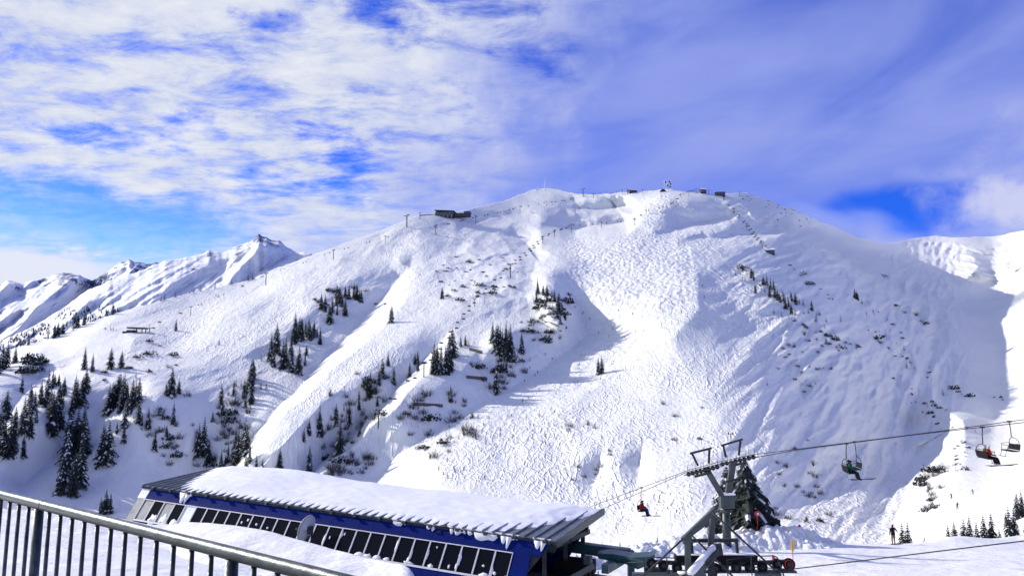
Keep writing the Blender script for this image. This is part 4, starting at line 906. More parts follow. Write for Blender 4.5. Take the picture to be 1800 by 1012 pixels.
def build_tower():
    base = at(1276, 905, 68.0); base.z = float(near_z(base.x, base.y)) - 0.6
    root = empty('lift_tower', base)
    tag(root, 'grey steel chairlift tower with forked top in front of the big snowy spruce', 'lift tower')
    q = lambda px, py, d: at(px, py, d) - base
    top = q(1276, 888, 68.0)
    MB().tube([Vector((0, 0, 0)), top], [0.40, 0.32], 18).build('column', M_GREY, root, True)
    MB().box(q(1277, 880, 68), (1.15, 0.8, 1.15)).build('fork_box', M_GREY, root)
    MB().box(q(1277, 867.5, 68), (1.3, 0.95, 0.12)).build('snow_cap', M_SNOWP, root)
    MB().bar(q(1268, 868, 67.6), q(1242, 824, 65.2), 0.36, 0.42, (1, 0, 0)).build('fork_arm', M_GREY, root)
    MB().bar(q(1280, 868, 68.4), q(1289, 809, 68.3), 0.38, 0.5, (1, 0, 0)).build('fork_arm', M_GREY, root)
    MB().bar(q(1276, 846, 67.4), q(1298, 841, 67.6), 0.25, 0.16).build('step_platform', M_DARK, root)
    for (xa, ya, da, xb, yb, db, rp) in ((1207, 829.5, 66.0, 1264, 815, 64.2, ROPE_N), (1266, 812, 69.0, 1328, 798, 67.2, ROPE_F)):
        a, b = q(xa, ya, da), q(xb, yb, db); dz = Vector((0, 0, -0.22)); d = (b - a).normalized(); side = d.cross(Vector((0, 0, 1))).normalized()
        sb = MB().bar(a + dz, b + dz, 0.16, 0.14).bar(a.lerp(b, 0.25) + dz * 2.3, a.lerp(b, 0.75) + dz * 2.3, 0.2, 0.22).build('sheave_beam', M_DARK, root)
        wh = MB().disc_wheel((0, 0, 0), side, 0.19, 0.09, 12).mesh('sheave', M_BLACK)
        for k in range(8): inst('sheave', wh, root, a.lerp(b, (k + 0.5) / 8) - Vector((0, 0, 0.2)))
        lad = MB()
        for s_ in (-0.55, 0.55):
            lad.tube([a + side * s_ + dz, b + side * s_ + dz], 0.03, 6)
        for k in range(10):
            p = a.lerp(b, k / 9) + dz; lad.tube([p - side * 0.55, p + side * 0.55], 0.022, 5)
        lad.build('catwalk', M_DARK, root)
        for k in (1, 3, 5, 7):
            p = a.lerp(b, k / 8); MB().tube([p + side * 0.55 + dz, p + side * 0.6 + Vector((0, 0, 0.5)), p + d * 0.5 + side * 0.6 + Vector((0, 0, 0.5)), p + d * 0.5 + side * 0.55 + dz], 0.018, 5).build('catwalk_hoop', M_GALV, root)
    for pts in (((1227, 818, 65.4), (1217, 797.5, 65.4), (1247, 790, 65.0), (1246, 814, 65.0)), ((1276, 803, 68.6), (1271.5, 783.5, 68.6), (1301.5, 774.5, 67.8), (1298.5, 800, 67.8))):
        p = [q(*v) for v in pts]; e = (p[2] - p[1]).normalized() * 0.2
        f = MB().bar(p[0], p[1], 0.16, 0.16, (1, 0, 0)).bar(p[2] - e * 0.0, p[3], 0.16, 0.16, (1, 0, 0)).bar(p[1] - e + Vector((0, 0, 0.09)), p[2] + e + Vector((0, 0, 0.09)), 0.17, 0.17)
        f.build('lifting_frame', M_DARK, root)
    lad = MB()
    for s_ in (-0.2, 0.2): lad.tube([Vector((s_, -0.5, 0.5)), Vector((s_, -0.42, top.z + 0.2))], 0.025, 5)
    for k in range(14): lad.tube([Vector((-0.2, -0.48, 0.8 + k * 0.36)), Vector((0.2, -0.48, 0.8 + k * 0.36))], 0.018, 5)
    lad.build('ladder', M_GALV, root)
    for k in range(8):
        a_ = k * 0.785; MB().tube([Vector((math.cos(a_) * 0.42, math.sin(a_) * 0.42, top.z - 0.55)), Vector((math.cos(a_) * 0.42, math.sin(a_) * 0.42, top.z - 0.35))], 0.04, 6).build('flange_bolt', M_GALV, root)
    MB().tube([Vector((0, 0, top.z - 0.5)), Vector((0, 0, top.z - 0.42))], 0.5, 16).build('flange', M_GREY, root)
    m = q(1285, 779.5, 68.2)
    MB().tube([m, m + Vector((0, 0, 0.85))], 0.03, 6).tube([m + Vector((-0.2, 0, 0.85)), m + Vector((0.2, 0, 0.85))], 0.025, 5).tube([m + Vector((-0.2, 0, 0.78)), m + Vector((-0.2, 0, 0.98))], 0.05, 6).tube([m + Vector((0.2, 0, 0.78)), m + Vector((0.2, 0, 0.98))], 0.05, 6).build('wind_gauge', M_DARK, root)
build_tower()
def chair_parts():
    """two-hoop chair hanging from the origin, seat 2.0 m wide across the line, facing +X"""
    P = {}
    P['hanger'] = MB().tube([(0, 0, 0.05), (0, 0, -0.1), (-0.05, 0, -0.55), (-0.05, 0, -1.05), (-0.12, 0, -1.15)], 0.035, 8).box((0, 0, 0.0), (0.28, 0.1, 0.12)).mesh('hanger', M_DARK)
    f = MB()
    for s in (-1, 1):
        f.tube([(-0.12, 0, -1.15), (-0.15, s * 0.45, -1.2), (-0.2, s * 0.8, -1.4), (-0.22, s * 0.95, -1.75), (-0.12, s * 0.98, -2.12), (0.35, s * 0.98, -2.12)], 0.024, 7)
    f.tube([(-0.22, -0.95, -1.75), (-0.22, 0.95, -1.75)], 0.022, 6)
    P['hoop_frame'] = f.mesh('hoop_frame', M_DARK)
    P['seat'] = MB().box((0.12, 0, -2.10), (0.5, 1.94, 0.07)).mesh('seat', M_BLACK)
    P['backrest'] = MB().box((-0.2, 0, -1.82), (0.06, 1.9, 0.42), Matrix.Rotation(R(-10), 3, 'Y')).mesh('backrest', M_BLACK)
    b = MB()
    for s in (-1, 1): b.tube([(-0.2, s * 0.9, -1.55), (0.35, s * 0.88, -1.62), (0.42, s * 0.6, -1.7), (0.5, s * 0.45, -2.1), (0.62, s * 0.42, -2.5)], 0.018, 6)
    b.tube([(0.42, -0.6, -1.7), (0.42, 0.6, -1.7)], 0.018, 6).tube([(0.62, -0.7, -2.5), (0.62, 0.7, -2.5)], 0.02, 6)
    P['safety_bar'] = b.mesh('safety_bar', M_DARK)
    return P
CP = chair_parts()
RIDER = {'black': seated_rider(C_BLACK, C_NAVY, C_BLACK), 'green': seated_rider(C_GREEN, C_NAVY, C_BLACK), 'red': seated_rider(C_RED, C_BLACK, C_WHITEH), 'lime': seated_rider(C_LIME, C_BLACK, C_WHITEH),
         'redblue': seated_rider(C_RED, C_BLACK, C_BLACK), 'blue': seated_rider(C_NAVY, C_BLUEC, C_BLACK)}
M_SKI = pmat('ski_topsheet', (0.05, 0.05, 0.06), 0.4, 0.0, 0.5, 4.0)
SKIS = MB().box((0.85, 0.11, -0.50), (1.75, 0.085, 0.02)).box((0.85, -0.11, -0.50), (1.75, 0.085, 0.02)).mesh('skis', M_SKI)
def near_chair(px, pts, rz, label, riders=()):
    p = on_rope(pts, px)
    root = empty('lift_chair', p, rz); tag(root, label, 'lift chair', 'chairs hanging on the near chairlift')
    for n, me in CP.items(): inst(n, me, root)
    for k, (kind, yy, lab) in enumerate(riders):
        M = Matrix.Translation(p) @ Matrix.Rotation(rz, 4, 'Z') @ Matrix.Translation(Vector((0.04, yy, -2.12)))
        o = inst('person', RIDER[kind], None, M.translation, rz); tag(o, lab, 'person', 'riders on the near chairlift')
        s = inst('skis', SKIS, o)
        s.rotation_euler = (0, R(-6 + 5 * k), R(4 * k))
near_chair(1127.5, ROPE_F, R(-24), 'occupied lift chair left of the grey tower, above the station roof end', [('redblue', -0.55, 'rider in red jacket on the lift chair left of the tower'), ('blue', 0.05, 'rider with bright blue trousers on the lift chair left of the tower')])
near_chair(1487.6, ROPE_N, R(-12), 'occupied lift chair right of the tower, left one of the close pair', [('green', -0.6, 'rider in green jacket on the chair right of the tower'), ('black', 0.0, 'rider all in black on the chair right of the tower')])
near_chair(1502.5, ROPE_F, R(168), 'empty lift chair beside the riders right of the tower')
near_chair(1726.7, ROPE_N, R(-12), 'occupied lift chair near the right edge, above the shaded valley', [('red', -0.6, 'rider in red jacket and white helmet near the right edge'), ('lime', -0.02, 'rider in green jacket and white helmet near the right edge')])
near_chair(1774, ROPE_F, R(168), 'empty lift chair at the far right edge')

# ------------------------------------------------------------------ rope guide and gantry in front of the station
def build_guide():
    D = 30.0; base = at(1255, 1040, D)
    root = empty('rope_guide', base); tag(root, 'dark rope guide of black sheave wheels on a railed deck beside the blue station', 'rope guide')
    q = lambda px, py, d=D: at(px, py, d) - base
    ex = Vector((1, 0, 0))
    # chute plate running from the station to the wheels
    ch = [(1050, 972), (1078, 973), (1110, 979), (1140, 978), (1152, 974), (1146, 990), (1121, 1000), (1098, 990), (1052, 981)]
    n = len(ch); v = [q(x, y, 33.2 - (x - 1050) * 0.02) for x, y in ch]; v2 = [p + Vector((0.2, 0.9, 0.02)) for p in v]
    MB().add(v + v2, [tuple(range(n))[::-1], tuple(range(n, 2 * n))] + [(i, (i + 1) % n, n + (i + 1) % n, n + i) for i in range(n)]).build('chute', M_TEAL, root)
    for x0, x1, y0, y1, dp in ((1187, 1236, 975, 985, 0.4), (1256, 1329, 974, 985, 0.4)):
        MB().box((q(x0, y0) + q(x1, y1)) / 2, ((q(x1, y0) - q(x0, y0)).length, dp, 0.24)).build('housing', M_BLACK, root)
        MB().box((q(x0, y0 - 1.1) + q(x1, y0 - 1.1)) / 2, ((q(x1, y0) - q(x0, y0)).length - 0.1, dp - 0.06, 0.03)).build('housing_snow', M_SNOWP, root)
    MB().bar(q(1140, 986), q(1232, 991), 0.14, 0.14).build('wheel_beam', M_DARK, root)
    MB().bar(q(1270, 991), q(1388, 986), 0.14, 0.14).build('wheel_beam', M_DARK, root)
    wm = MB().disc_wheel((0, 0, 0), (0, 1, 0), 0.19, 0.12, 20).mesh('sheave', M_BLACK); hm = MB().disc_wheel((0, -0.065, 0), (0, 1, 0), 0.085, 0.03, 12).mesh('hub', M_DARK)
    for x, y in ((1145, 989), (1166, 993), (1190, 997), (1258, 998), (1272, 996), (1294, 997), (1318, 997), (1340, 996), (1366, 990), (1387, 991)):
        w = inst('sheave', wm, root, q(x, y, D - 0.1)); w.scale = (1.0, 1, 1.0) if x != 1387 else (1.18, 1, 1.18); inst('hub', hm, w)
    r_ = MB().tube([q(1387, 991, D - 0.19) + Vector((math.cos(a) * 0.15, 0, math.sin(a) * 0.15)) for a in np.linspace(0, 2 * math.pi, 20)], 0.012, 5).build('red_wheel_ring', M_RED, root)
    MB().bar(q(1133, 999), q(1170, 1002), 0.3, 0.16).build('deck', M_DARK, root); MB().bar(q(1160, 1004), q(1398, 1003), 0.35, 0.06).build('deck', M_DARK, root)
    MB().bar(q(1366, 1002, D - 0.2), q(1392, 1002, D - 0.2), 0.2, 0.12).build('bearing_block', M_DARK, root)
    # deck handrail
    for a, b in (((1150, 978.5), (1186, 980)), ((1278, 983), (1320, 977)), ((1320, 977), (1360, 976))):
        MB().tube([q(*a, D - 0.7), q(*b, D - 0.7)], 0.022, 6).build('handrail', M_DARK, root)
    MB().tube([q(1360, 976, D - 0.7), q(1366, 979, D - 0.7), q(1371, 990, D - 0.7), q(1378, 1012, D - 0.7)], 0.024, 6).build('handrail', M_DARK, root)
    for x, y in ((1132, 982), (1172, 979), (1278, 983), (1320, 977), (1176, 998)):
        MB().tube([q(x, y, D - 0.7), q(x + 2, y + 34, D - 0.7)], 0.022, 6).build('rail_post', M_DARK, root)
    MB().bar(q(1112, 1009, D - 0.6), q(1240, 1010, D - 0.6), 0.3, 0.12).build('deck_edge', M_GREY, root)
    MB().box(q(1204, 1010, D - 0.6), (0.5, 0.3, 0.22)).build('deck_snow', M_SNOWP, root, True)
    MB().box(q(1350, 1011, D - 0.6), (0.9, 0.3, 0.2)).build('counterweight', M_GREY, root)
    for x in (1160, 1255, 1345): MB().bar(q(x, 1004), q(x, 1110), 0.2, 0.2, (1, 0, 0)).build('support_post', M_DARK, root)
build_guide()
def build_gantry():
    D = 29.2; base = at(1250, 1100, D); root = empty('steel_gantry', base)
    tag(root, 'grey steel gantry frame with slanting braces standing over the rope guide', 'gantry')
    q = lambda px, py, d=D: at(px, py, d) - base
    MB().bar(q(1208, 948), q(1213, 1105), 0.2, 0.2, (1, 0, 0)).build('leg', M_GREY, root)
    MB().bar(q(1253.5, 902, D + 0.5), q(1249, 960, D + 0.5), 0.19, 0.19, (1, 0, 0)).build('mast', M_GREY, root)
    MB().bar(q(1249, 961, D + 0.5), q(1253, 1105, D + 0.4), 0.22, 0.22, (1, 0, 0)).build('leg', M_DARK, root)
    MB().bar(q(1258, 894, D + 0.1), q(1200, 949, D - 0.1), 0.16, 0.19).build('slanting_beam', M_GREY, root)
    MB().bar(q(1246, 916, D + 0.25), q(1204, 947, D + 0.2), 0.08, 0.1).build('lower_chord', M_GREY, root)
    MB().bar(q(1200, 950), q(1216, 946), 0.26, 0.2).build('knee_plate', M_GREY, root)
    for a, b in (((1201, 946), (1128, 1014)), ((1252, 900), (1368, 1006)), ((1214, 938), (1288, 1012))):
        MB().tube([q(*a, D - 0.25), q(*b, D - 0.5)], 0.035, 8).build('brace_rod', M_DARK, root, True)
    # portal behind, with cross bar
    MB().bar(q(1212, 949.5, D + 0.9), q(1297, 948.5, D + 0.9), 0.16, 0.12).build('cross_bar', M_DARK, root)
    for x in (1215, 1294.5): MB().bar(q(x, 951, D + 0.9), q(x + 2, 975, D + 0.9), 0.1, 0.1, (1, 0, 0)).build('portal_post', M_DARK, root)
    # inclined snow-topped cylinder beam
    a, b = q(1264, 962, D - 0.1), q(1216, 1016, D - 0.8)
    MB().bar(a, b, 0.26, 0.20).build('inclined_beam', M_GREY, root)
    up = Vector((-0.06, 0, 0.15)); pts = [a.lerp(b, t) + up for t in (0.08, 0.12, 0.3, 0.5, 0.7, 0.9, 1.0)]
    MB().tube(pts, [0.05, 0.12, 0.15, 0.16, 0.15, 0.16, 0.14], 10).build('beam_snow', M_SNOWP, root, True)
    MB().bar(q(1262, 970, D - 0.5), q(1240, 990, D - 0.6), 0.16, 0.16).build('hydraulic_ram', M_DARK, root)
    for k in range(3): MB().tube([q(1242.5 + k * 2, 910, D + 0.3), q(1247 + k * 1.5, 985, D + 0.2)], 0.012, 5).build('hanging_cable', M_ROPE, root)
    MB().bar(q(1262, 955, D - 0.2), q(1265, 975, D - 0.2), 0.2, 0.22, (1, 0, 0)).build('pulley_block', M_DARK, root)
build_gantry()
rope([at(1060, 989, 34), at(1140, 987, 30.2), at(1260, 991, 29.9), at(1387, 1000, 29.7), at(1500, 986.5, 28.2), at(1650, 968, 26.5), at(1800, 950, 25), at(2200, 890, 21.5)], 0.022, 'thick dark rope running right from the rope guide over the plateau')

# ------------------------------------------------------------------ markers on the plateau
def marker(px, py, h, mat, label, head=None, name='marker_pole', cat='marker pole', lean=0.0, on=None):
    g = on if on is not None else ground_at(px, py)
    root = empty(name, g); tag(root, label, cat)
    MB().tube([(0, 0, -0.2), (lean, 0, h)], 0.028, 7).build('pole', mat, root, True)
    if head == 'plate': MB().box((lean, 0, h - 0.28), (0.17, 0.05, 0.75)).build('plate', M_YEL, root)
    if head == 'sign':
        MB().tube([(lean, -0.05, h), (lean, -0.02, h)], 0.24, 16).build('disc', M_RED, root)
        MB().tube([(lean + 0.05, -0.07, h), (lean + 0.05, -0.052, h)], 0.11, 12).build('symbol', M_WHITE, root)
    if head == 'flag':
        MB().add([(0, 0, h), (0, 0, h - 0.55), (0.42, 0.02, h - 0.5), (0.02, 0.03, h), (0.02, 0.03, h - 0.55), (0.44, 0.05, h - 0.5)], [(0, 1, 2), (5, 4, 3), (0, 3, 4, 1), (1, 4, 5, 2), (2, 5, 3, 0)]).build('flag', M_RED, root)
    if head == 'pennant':
        MB().add([(-0.28, 0, 0.0), (0.3, 0, 0.0), (0.05, 0, h), (-0.25, 0.3, 0.0), (0.3, 0.3, 0.0), (0.05, 0.3, h)], [(0, 1, 2), (5, 4, 3), (0, 3, 4, 1), (1, 4, 5, 2), (2, 5, 3, 0)]).build('padding', M_RED, root)
marker(1395, 1003, 2.0, M_RED, 'tall red pole with a yellow plate on top beside the last sheave wheel', 'plate')
marker(1359, 1006, 1.2, M_RED, 'short red marker pole just left of the yellow-topped pole', 'flag')
marker(1336, 1008, 1.0, M_RED, 'short red marker pole with flag behind the sheave wheels', 'flag')
bk = at(1332, 930, 70.3); marker(0, 0, 1.35, M_RED, 'round red sign on a thin red pole at the foot of the big spruce', 'sign', 'piste_sign', 'sign', on=bk)
marker(0, 0, 0.45, M_RED, 'upper red pad at the end of the snow bank', 'pennant', 'red_pad', 'safety pad', on=at(1406, 930.5, 71))
marker(0, 0, 0.6, M_RED, 'lower red pad lying where the snow bank meets the plateau', 'pennant', 'red_pad', 'safety pad', on=ground_at(1431, 951))
# ------------------------------------------------------------------ trees and shrubs
M_NEEDLE = pmat('spruce_needles', (0.016, 0.026, 0.022), 0.8, 0.0, 0.5, 1.2)
M_TREESNOW = pmat('snow_on_branches', (0.80, 0.83, 0.87), 0.65)
M_BARK = pmat('bark', (0.035, 0.027, 0.022), 0.9, 0.0, 0.4, 3.0)
M_TWIG = pmat('bare_twigs', (0.05, 0.042, 0.042), 0.9, 0.0, 0.4, 2.0)
def conifer(seed, H=10.0, Rb=2.1, levels=17, snow=0.35, dense=1.0, fine=1, pad=0.75):
    """crown of drooping fronds in whorls (needles = slot 0, snow pads = slot 1) and a tapered trunk"""
    r = random.Random(seed); mb = MB(); tk = MB()
    tk.tube([(0, 0, -0.8), (0, 0, H * 0.3), (0.03, 0.02, H * 0.7), (0, 0, H * 0.985)], [H * 0.022, H * 0.017, H * 0.009, H * 0.003], 7)
    for k in range(levels):
        t = k / (levels - 1); z = H * (0.07 + 0.90 * t ** 0.92)
        rad = Rb * (1 - t) ** 0.82 * (0.80 + 0.4 * r.random()) + 0.10
        nb = max(4, int((10 - 5 * t) * dense)); a0 = r.random() * 6.28
        for j in range(nb):
            a = a0 + 6.283 * j / nb + r.uniform(-0.3, 0.3); L = rad * r.uniform(0.65, 1.18)
            if r.random() < 0.06: continue
            d = Vector((math.cos(a), math.sin(a), 0)); s = Vector((-d.y, d.x, 0))
            droop = L * r.uniform(0.30, 0.60); w = L * r.uniform(0.16, 0.26) + 0.05
            n = 4; pts = []
            for i in range(n + 1):
                q = i / n
                c = d * L * q + Vector((0, 0, z - droop * q ** 1.6 + 0.12 * L * math.sin(q * 3.1)))
                ww = w * (0.35 + 1.3 * q - 1.45 * q * q) * r.uniform(0.8, 1.2) + 0.02
                pts.append((c, ww))
            vs = []
            for c, ww in pts: vs += [c - s * ww - Vector((0, 0, ww * 0.75)), c, c + s * ww - Vector((0, 0, ww * 0.75))]
            fs = []
            for i in range(n):
                fs += [(3 * i, 3 * i + 1, 3 * i + 4, 3 * i + 3), (3 * i + 1, 3 * i + 2, 3 * i + 5, 3 * i + 4)]
            mb.cur = 0; mb.add(vs, fs)
            for i in range(3 * fine):                                       # hanging side twigs break the outline
                q = r.uniform(0.3, 1.0); c = d * L * q + Vector((0, 0, z - droop * q ** 1.6)); e = s * r.choice((-1, 1)) * w * r.uniform(0.8, 1.9) + d * w * r.uniform(-0.2, 0.7) - Vector((0, 0, w * r.uniform(0.5, 1.5)))
                mb.add([c + Vector((0, 0, 0.05)), c + e, c + d * w * 0.6 - Vector((0, 0, 0.1))], [(0, 1, 2)])
            if r.random() < snow:
                mb.cur = 1; q0, q1 = r.uniform(0.25, 0.5), r.uniform(0.75, 1.0); sv = []
                for q in (q0, (q0 + q1) / 2, q1):
                    c = d * L * q + Vector((0, 0, z - droop * q ** 1.6 + 0.12 * L * math.sin(q * 3.1) + 0.05)); ww = w * pad * (0.5 if q == q1 else 0.9)
                    sv += [c - s * ww - Vector((0, 0, ww * 0.55)), c + Vector((0, 0, 0.07)), c + s * ww - Vector((0, 0, ww * 0.55))]
                mb.add(sv, [(0, 1, 4, 3), (1, 2, 5, 4), (3, 4, 7, 6), (4, 5, 8, 7)]); mb.cur = 0
    return mb, tk
def tree_kit(seed, **kw):
    cr, tk = conifer(seed, **kw)
    c = cr.mesh('crown', [M_NEEDLE, M_TREESNOW]); t = tk.mesh('trunk', M_BARK, True)
    w = MB(); w.v = list(cr.v); w.f = list(cr.f); w.mi = list(cr.mi); w.cur = 2; w.add(tk.v, tk.f)
    return c, t, w.mesh('spruce', [M_NEEDLE, M_TREESNOW, M_BARK])
KITS = [tree_kit(s, dense=1.35, Rb=rb, snow=sn, levels=lv) for s, rb, sn, lv in ((1, 2.2, 0.10, 18), (2, 1.9, 0.14, 19), (3, 2.5, 0.10, 18), (4, 1.7, 0.2, 20), (5, 2.1, 0.32, 18), (6, 1.6, 0.1, 19))]
TR = random.Random(9)
def plant_tree(p, h, label, group, parts, kit=None):
    c, t, whole = KITS[kit if kit is not None else TR.randrange(len(KITS))]; s = h / 10.0; rz = TR.random() * 6.28
    wd = s * TR.uniform(0.68, 0.95)
    if parts:
        o = empty('spruce_tree', p, rz); o.scale = (wd, wd, s); inst('trunk', t, o); inst('crown', c, o)
    else: o = inst('spruce_tree', whole, None, p, rz, (wd, wd, s))
    return tag(o, label, 'tree', group)
TREES = {
 'dark spruce in the grove at the left edge': [(38, 689, 24), (53, 712, 32), (71, 710, 36), (79, 715, 28), (88, 725, 45), (92, 682, 28), (96, 678, 18), (103, 677, 18), (112, 694, 28), (108, 742, 50), (104, 738, 40), (40, 762, 60), (52, 755, 55), (26, 752, 32), (90, 765, 60),
    (97, 735, 35), (5, 800, 70), (15, 805, 68), (2, 770, 50), (-6, 790, 60), (22, 790, 50), (60, 722, 30)],
 'tall snow-dusted spruce in the big clump above the railing': [(120, 810, 80), (133, 800, 75), (145, 805, 70), (141, 858, 90), (115, 850, 88), (128, 872, 72), (150, 797, 55), (134, 715, 45), (143, 712, 42), (128, 724, 40), (147, 760, 45), (106, 868, 62)],
 'spruce in the trio standing above the left end of the station': [(178, 814, 62), (188, 816, 70), (181, 806, 52)],
 'spruce in the compact grove left of the shaded basin': [(190, 728, 50), (196, 722, 42), (206, 707, 42), (214, 706, 38), (222, 710, 34), (232, 710, 38), (243, 712, 42), (219, 752, 40), (200, 716, 36), (238, 704, 30)],
 'spruce in the pair of pairs on the open lower left slope': [(148, 649, 34), (162, 653, 28), (194, 648, 32), (213, 647, 27)],
 'spruce in the small group beside the ski track at the basin rim': [(301, 696, 48), (292, 694, 20), (314, 691, 22)],
 'lone small spruce on the shaded lower left snow': [(239, 665, 14)],
 'slender spruce scattered in the shaded basin above the station': [(388, 717, 38), (440, 686, 48), (357, 802, 62), (348, 802, 52), (366, 816, 36), (430, 786, 50)],
 'spruce rising right behind the snow-covered station roof': [(408, 828, 38), (388, 828, 30), (450, 829, 26), (461, 831, 22), (491, 833, 38), (543, 838, 50)],
 'low spruce below the railing corner at the left': [(185, 902, 34), (193, 902, 29), (177, 902, 24), (30, 899, 13), (57, 897, 13)],
 'spruce in the gully band left of the long lit rib': [(476, 634, 42), (497, 648, 48), (502, 634, 36), (512, 654, 40), (525, 657, 46), (536, 642, 20), (517, 603, 32), (530, 582, 22), (537, 586, 20), (552, 586, 20), (557, 593, 16)],
 'spruce in the high gully clump under the upper piste': [(571, 547, 26), (584, 550, 24), (598, 532, 22), (607, 522, 18), (613, 524, 20), (627, 527, 26), (632, 530, 22), (635, 531, 20)],
 'single spruce on the lit rib below the high gully clump': [(688, 567, 27)],
 'single spruce on the rocky bumps left of the middle lift': [(777, 525, 19)],
 'lone spruce among the bushes of the second gully': [(672, 661, 28), (682, 642, 20), (650, 699, 40), (720, 663, 24)],
 'spruce growing from the lower gully above the roof': [(561, 765, 50), (543, 764, 24), (597, 798, 54), (632, 766, 18)],
 'snowy spruce in the row below the middle knoll': [(760, 657, 34), (767, 658, 36), (775, 658, 42), (783, 657, 48), (795, 628, 44), (790, 622, 30)],
 'dark spruce in the clump on top of the middle knoll': [(866, 602, 32), (872, 618, 46), (880, 622, 46), (895, 630, 50), (917, 622, 34)],
 'low spruce on the snow step left of the middle knoll': [(810, 609, 18), (818, 607, 16), (823, 609, 14)],
 'isolated spruce below the middle knoll beside the piste': [(872, 691, 40), (792, 706, 26)],
 'spruce in the close pair alone on the open piste': [(1052, 658, 27), (1058, 656, 27)],
 'dark dwarf spruce crowning the rocky outcrop in mid-slope': [(943, 531, 16), (948, 517, 11), (955, 514, 10), (962, 514, 10), (970, 520, 13), (975, 530, 19), (982, 542, 21), (988, 554, 23), (993, 562, 16), (980, 557, 18), (985, 566, 16), (938, 533, 10)],
 'spruce in the slanting grove on the right flank': [(1298, 473, 8), (1312, 483, 11), (1321, 489, 18), (1325, 493, 15), (1328, 515, 17), (1342, 501, 15), (1348, 501, 17), (1355, 509, 19), (1360, 509, 17), (1353, 522, 20), (1362, 524, 16), (1367, 528, 17), (1375, 521, 13), (1380, 529, 13),
    (1391, 529, 15), (1397, 531, 15), (1412, 537, 13), (1427, 546, 17), (1381, 543, 17), (1391, 552, 17), (1398, 554, 13), (1360, 551, 11), (1374, 557, 13), (1440, 554, 13), (1434, 565, 11), (1371, 531, 15), (1386, 533, 12), (1405, 534, 12)],
 'small spruce on the upper right flank beyond the slanting grove': [(1503, 525, 17), (1507, 527, 15), (1515, 534, 11), (1535, 551, 11), (1560, 563, 9)],
 'small spruce standing alone low on the right flank': [(1349, 677, 10)],
 'small spruce lined along the left skyline ridge': [(95, 594, 22), (101, 592, 24), (110, 587, 18), (128, 581, 14), (136, 575, 22), (148, 568, 20), (166, 562, 14), (198, 551, 18), (283, 529, 10), (289, 527, 14), (308, 522, 10), (318, 519, 8), (333, 516, 8), (340, 515, 8), (352, 511, 14), (362, 509, 8),
    (378, 506, 12), (407, 500, 12), (436, 493, 12), (444, 491, 14), (50, 606, 16), (60, 602, 14), (3, 650, 40), (11, 646, 38), (26, 638, 25)],
 'tiny lone spruce on the wide left piste': [(309, 581, 18), (385, 606, 12)],
}
XT = random.Random(5)
for lab, n, pts in (('dark spruce in the grove at the left edge', 10, [(20, 780, 40, 40), (70, 730, 40, 30), (10, 720, 20, 30)]), ('tall snow-dusted spruce in the big clump above the railing', 2, [(128, 830, 22, 35)]),
                    ('spruce in the gully band left of the long lit rib', 14, [(505, 635, 28, 22), (535, 592, 18, 10)]), ('spruce in the high gully clump under the upper piste', 7, [(605, 530, 30, 10)]),
                    ('spruce in the compact grove left of the shaded basin', 8, [(216, 715, 24, 14)]), ('snowy spruce in the row below the middle knoll', 6, [(775, 652, 18, 8)]), ('dark spruce in the clump on top of the middle knoll', 5, [(882, 616, 16, 10)]),
                    ('dark dwarf spruce crowning the rocky outcrop in mid-slope', 14, [(972, 536, 20, 20), (955, 518, 14, 6)]), ('slender spruce scattered in the shaded basin above the station', 5, [(420, 800, 40, 20)]), ('spruce in the slanting grove on the right flank', 8, [(1352, 512, 14, 10), (1385, 532, 20, 8)])):
    hs = [h for _, _, h in TREES[lab]]; n = int(n * 1.2)
    for i in range(n):
        cx_, cy_, rx, ry = XT.choice(pts); a = XT.random() * 6.28; q = math.sqrt(XT.random())
        TREES[lab].append((cx_ + math.cos(a) * rx * q, cy_ + math.sin(a) * ry * q, XT.choice(hs) * XT.uniform(0.7, 1.0)))
for lab, n, (xa, ya), (xb, yb), wob_, h0, h1 in (('slim spruce strung along the shaded bank of the long gully', 26, (395, 730), (610, 535), 26, 16, 42), ('slim spruce strung along the second gully', 15, (545, 790), (735, 640), 18, 14, 36), ('thin spruce dotted over the shaded lower left slope', 22, (20, 690), (400, 830), 60, 20, 46),
        ('small spruce dotted below the slanting grove on the right flank', 20, (1300, 480), (1470, 580), 16, 8, 15), ('scattered small spruce on the far part of the right flank', 13, (1490, 540), (1700, 740), 30, 7, 13)):
    TREES[lab] = []
    for i in range(n):
        t = XT.random(); TREES[lab].append((xa + (xb - xa) * t + XT.uniform(-wob_, wob_), ya + (yb - ya) * t + XT.uniform(-wob_, wob_) * 0.8, XT.uniform(h0, h1) * (0.6 + 0.4 * XT.random())))
ORD = ['leftmost', 'second from left', 'third from left', 'fourth from left', 'fifth from left', 'sixth from left', 'seventh from left', 'eighth from left', 'ninth from left', 'tenth from left', 'eleventh from left', 'twelfth from left']
def nth(i, n, lab):
    if n == 1 or n > 13: return lab
    return lab + ', ' + ('rightmost' if i == n - 1 else ORD[i])
ALLT = []
for lab, lst in TREES.items():
    grp = lab.replace('spruce', 'spruces', 1); L = sorted(lst); n = len(L)
    if 13 < n <= 39:                                             # bigger groves: told apart by height in the picture, then from the left
        byy = sorted(L, key=lambda t: t[1]); c = (n + 2) // 3
        for j, third in enumerate(('upper', 'middle', 'lower')):
            part = sorted(byy[j * c:(j + 1) * c])
            ALLT += [(h, x, y, nth(i, len(part), lab + ', ' + third + ' third') if len(part) > 1 else lab + ', ' + third + ' third', grp) for i, (x, y, h) in enumerate(part)]
    else: ALLT += [(h, x, y, nth(i, n, lab), grp) for i, (x, y, h) in enumerate(L)]
ALLT.sort(key=lambda t: -t[0]); KEEP = 274
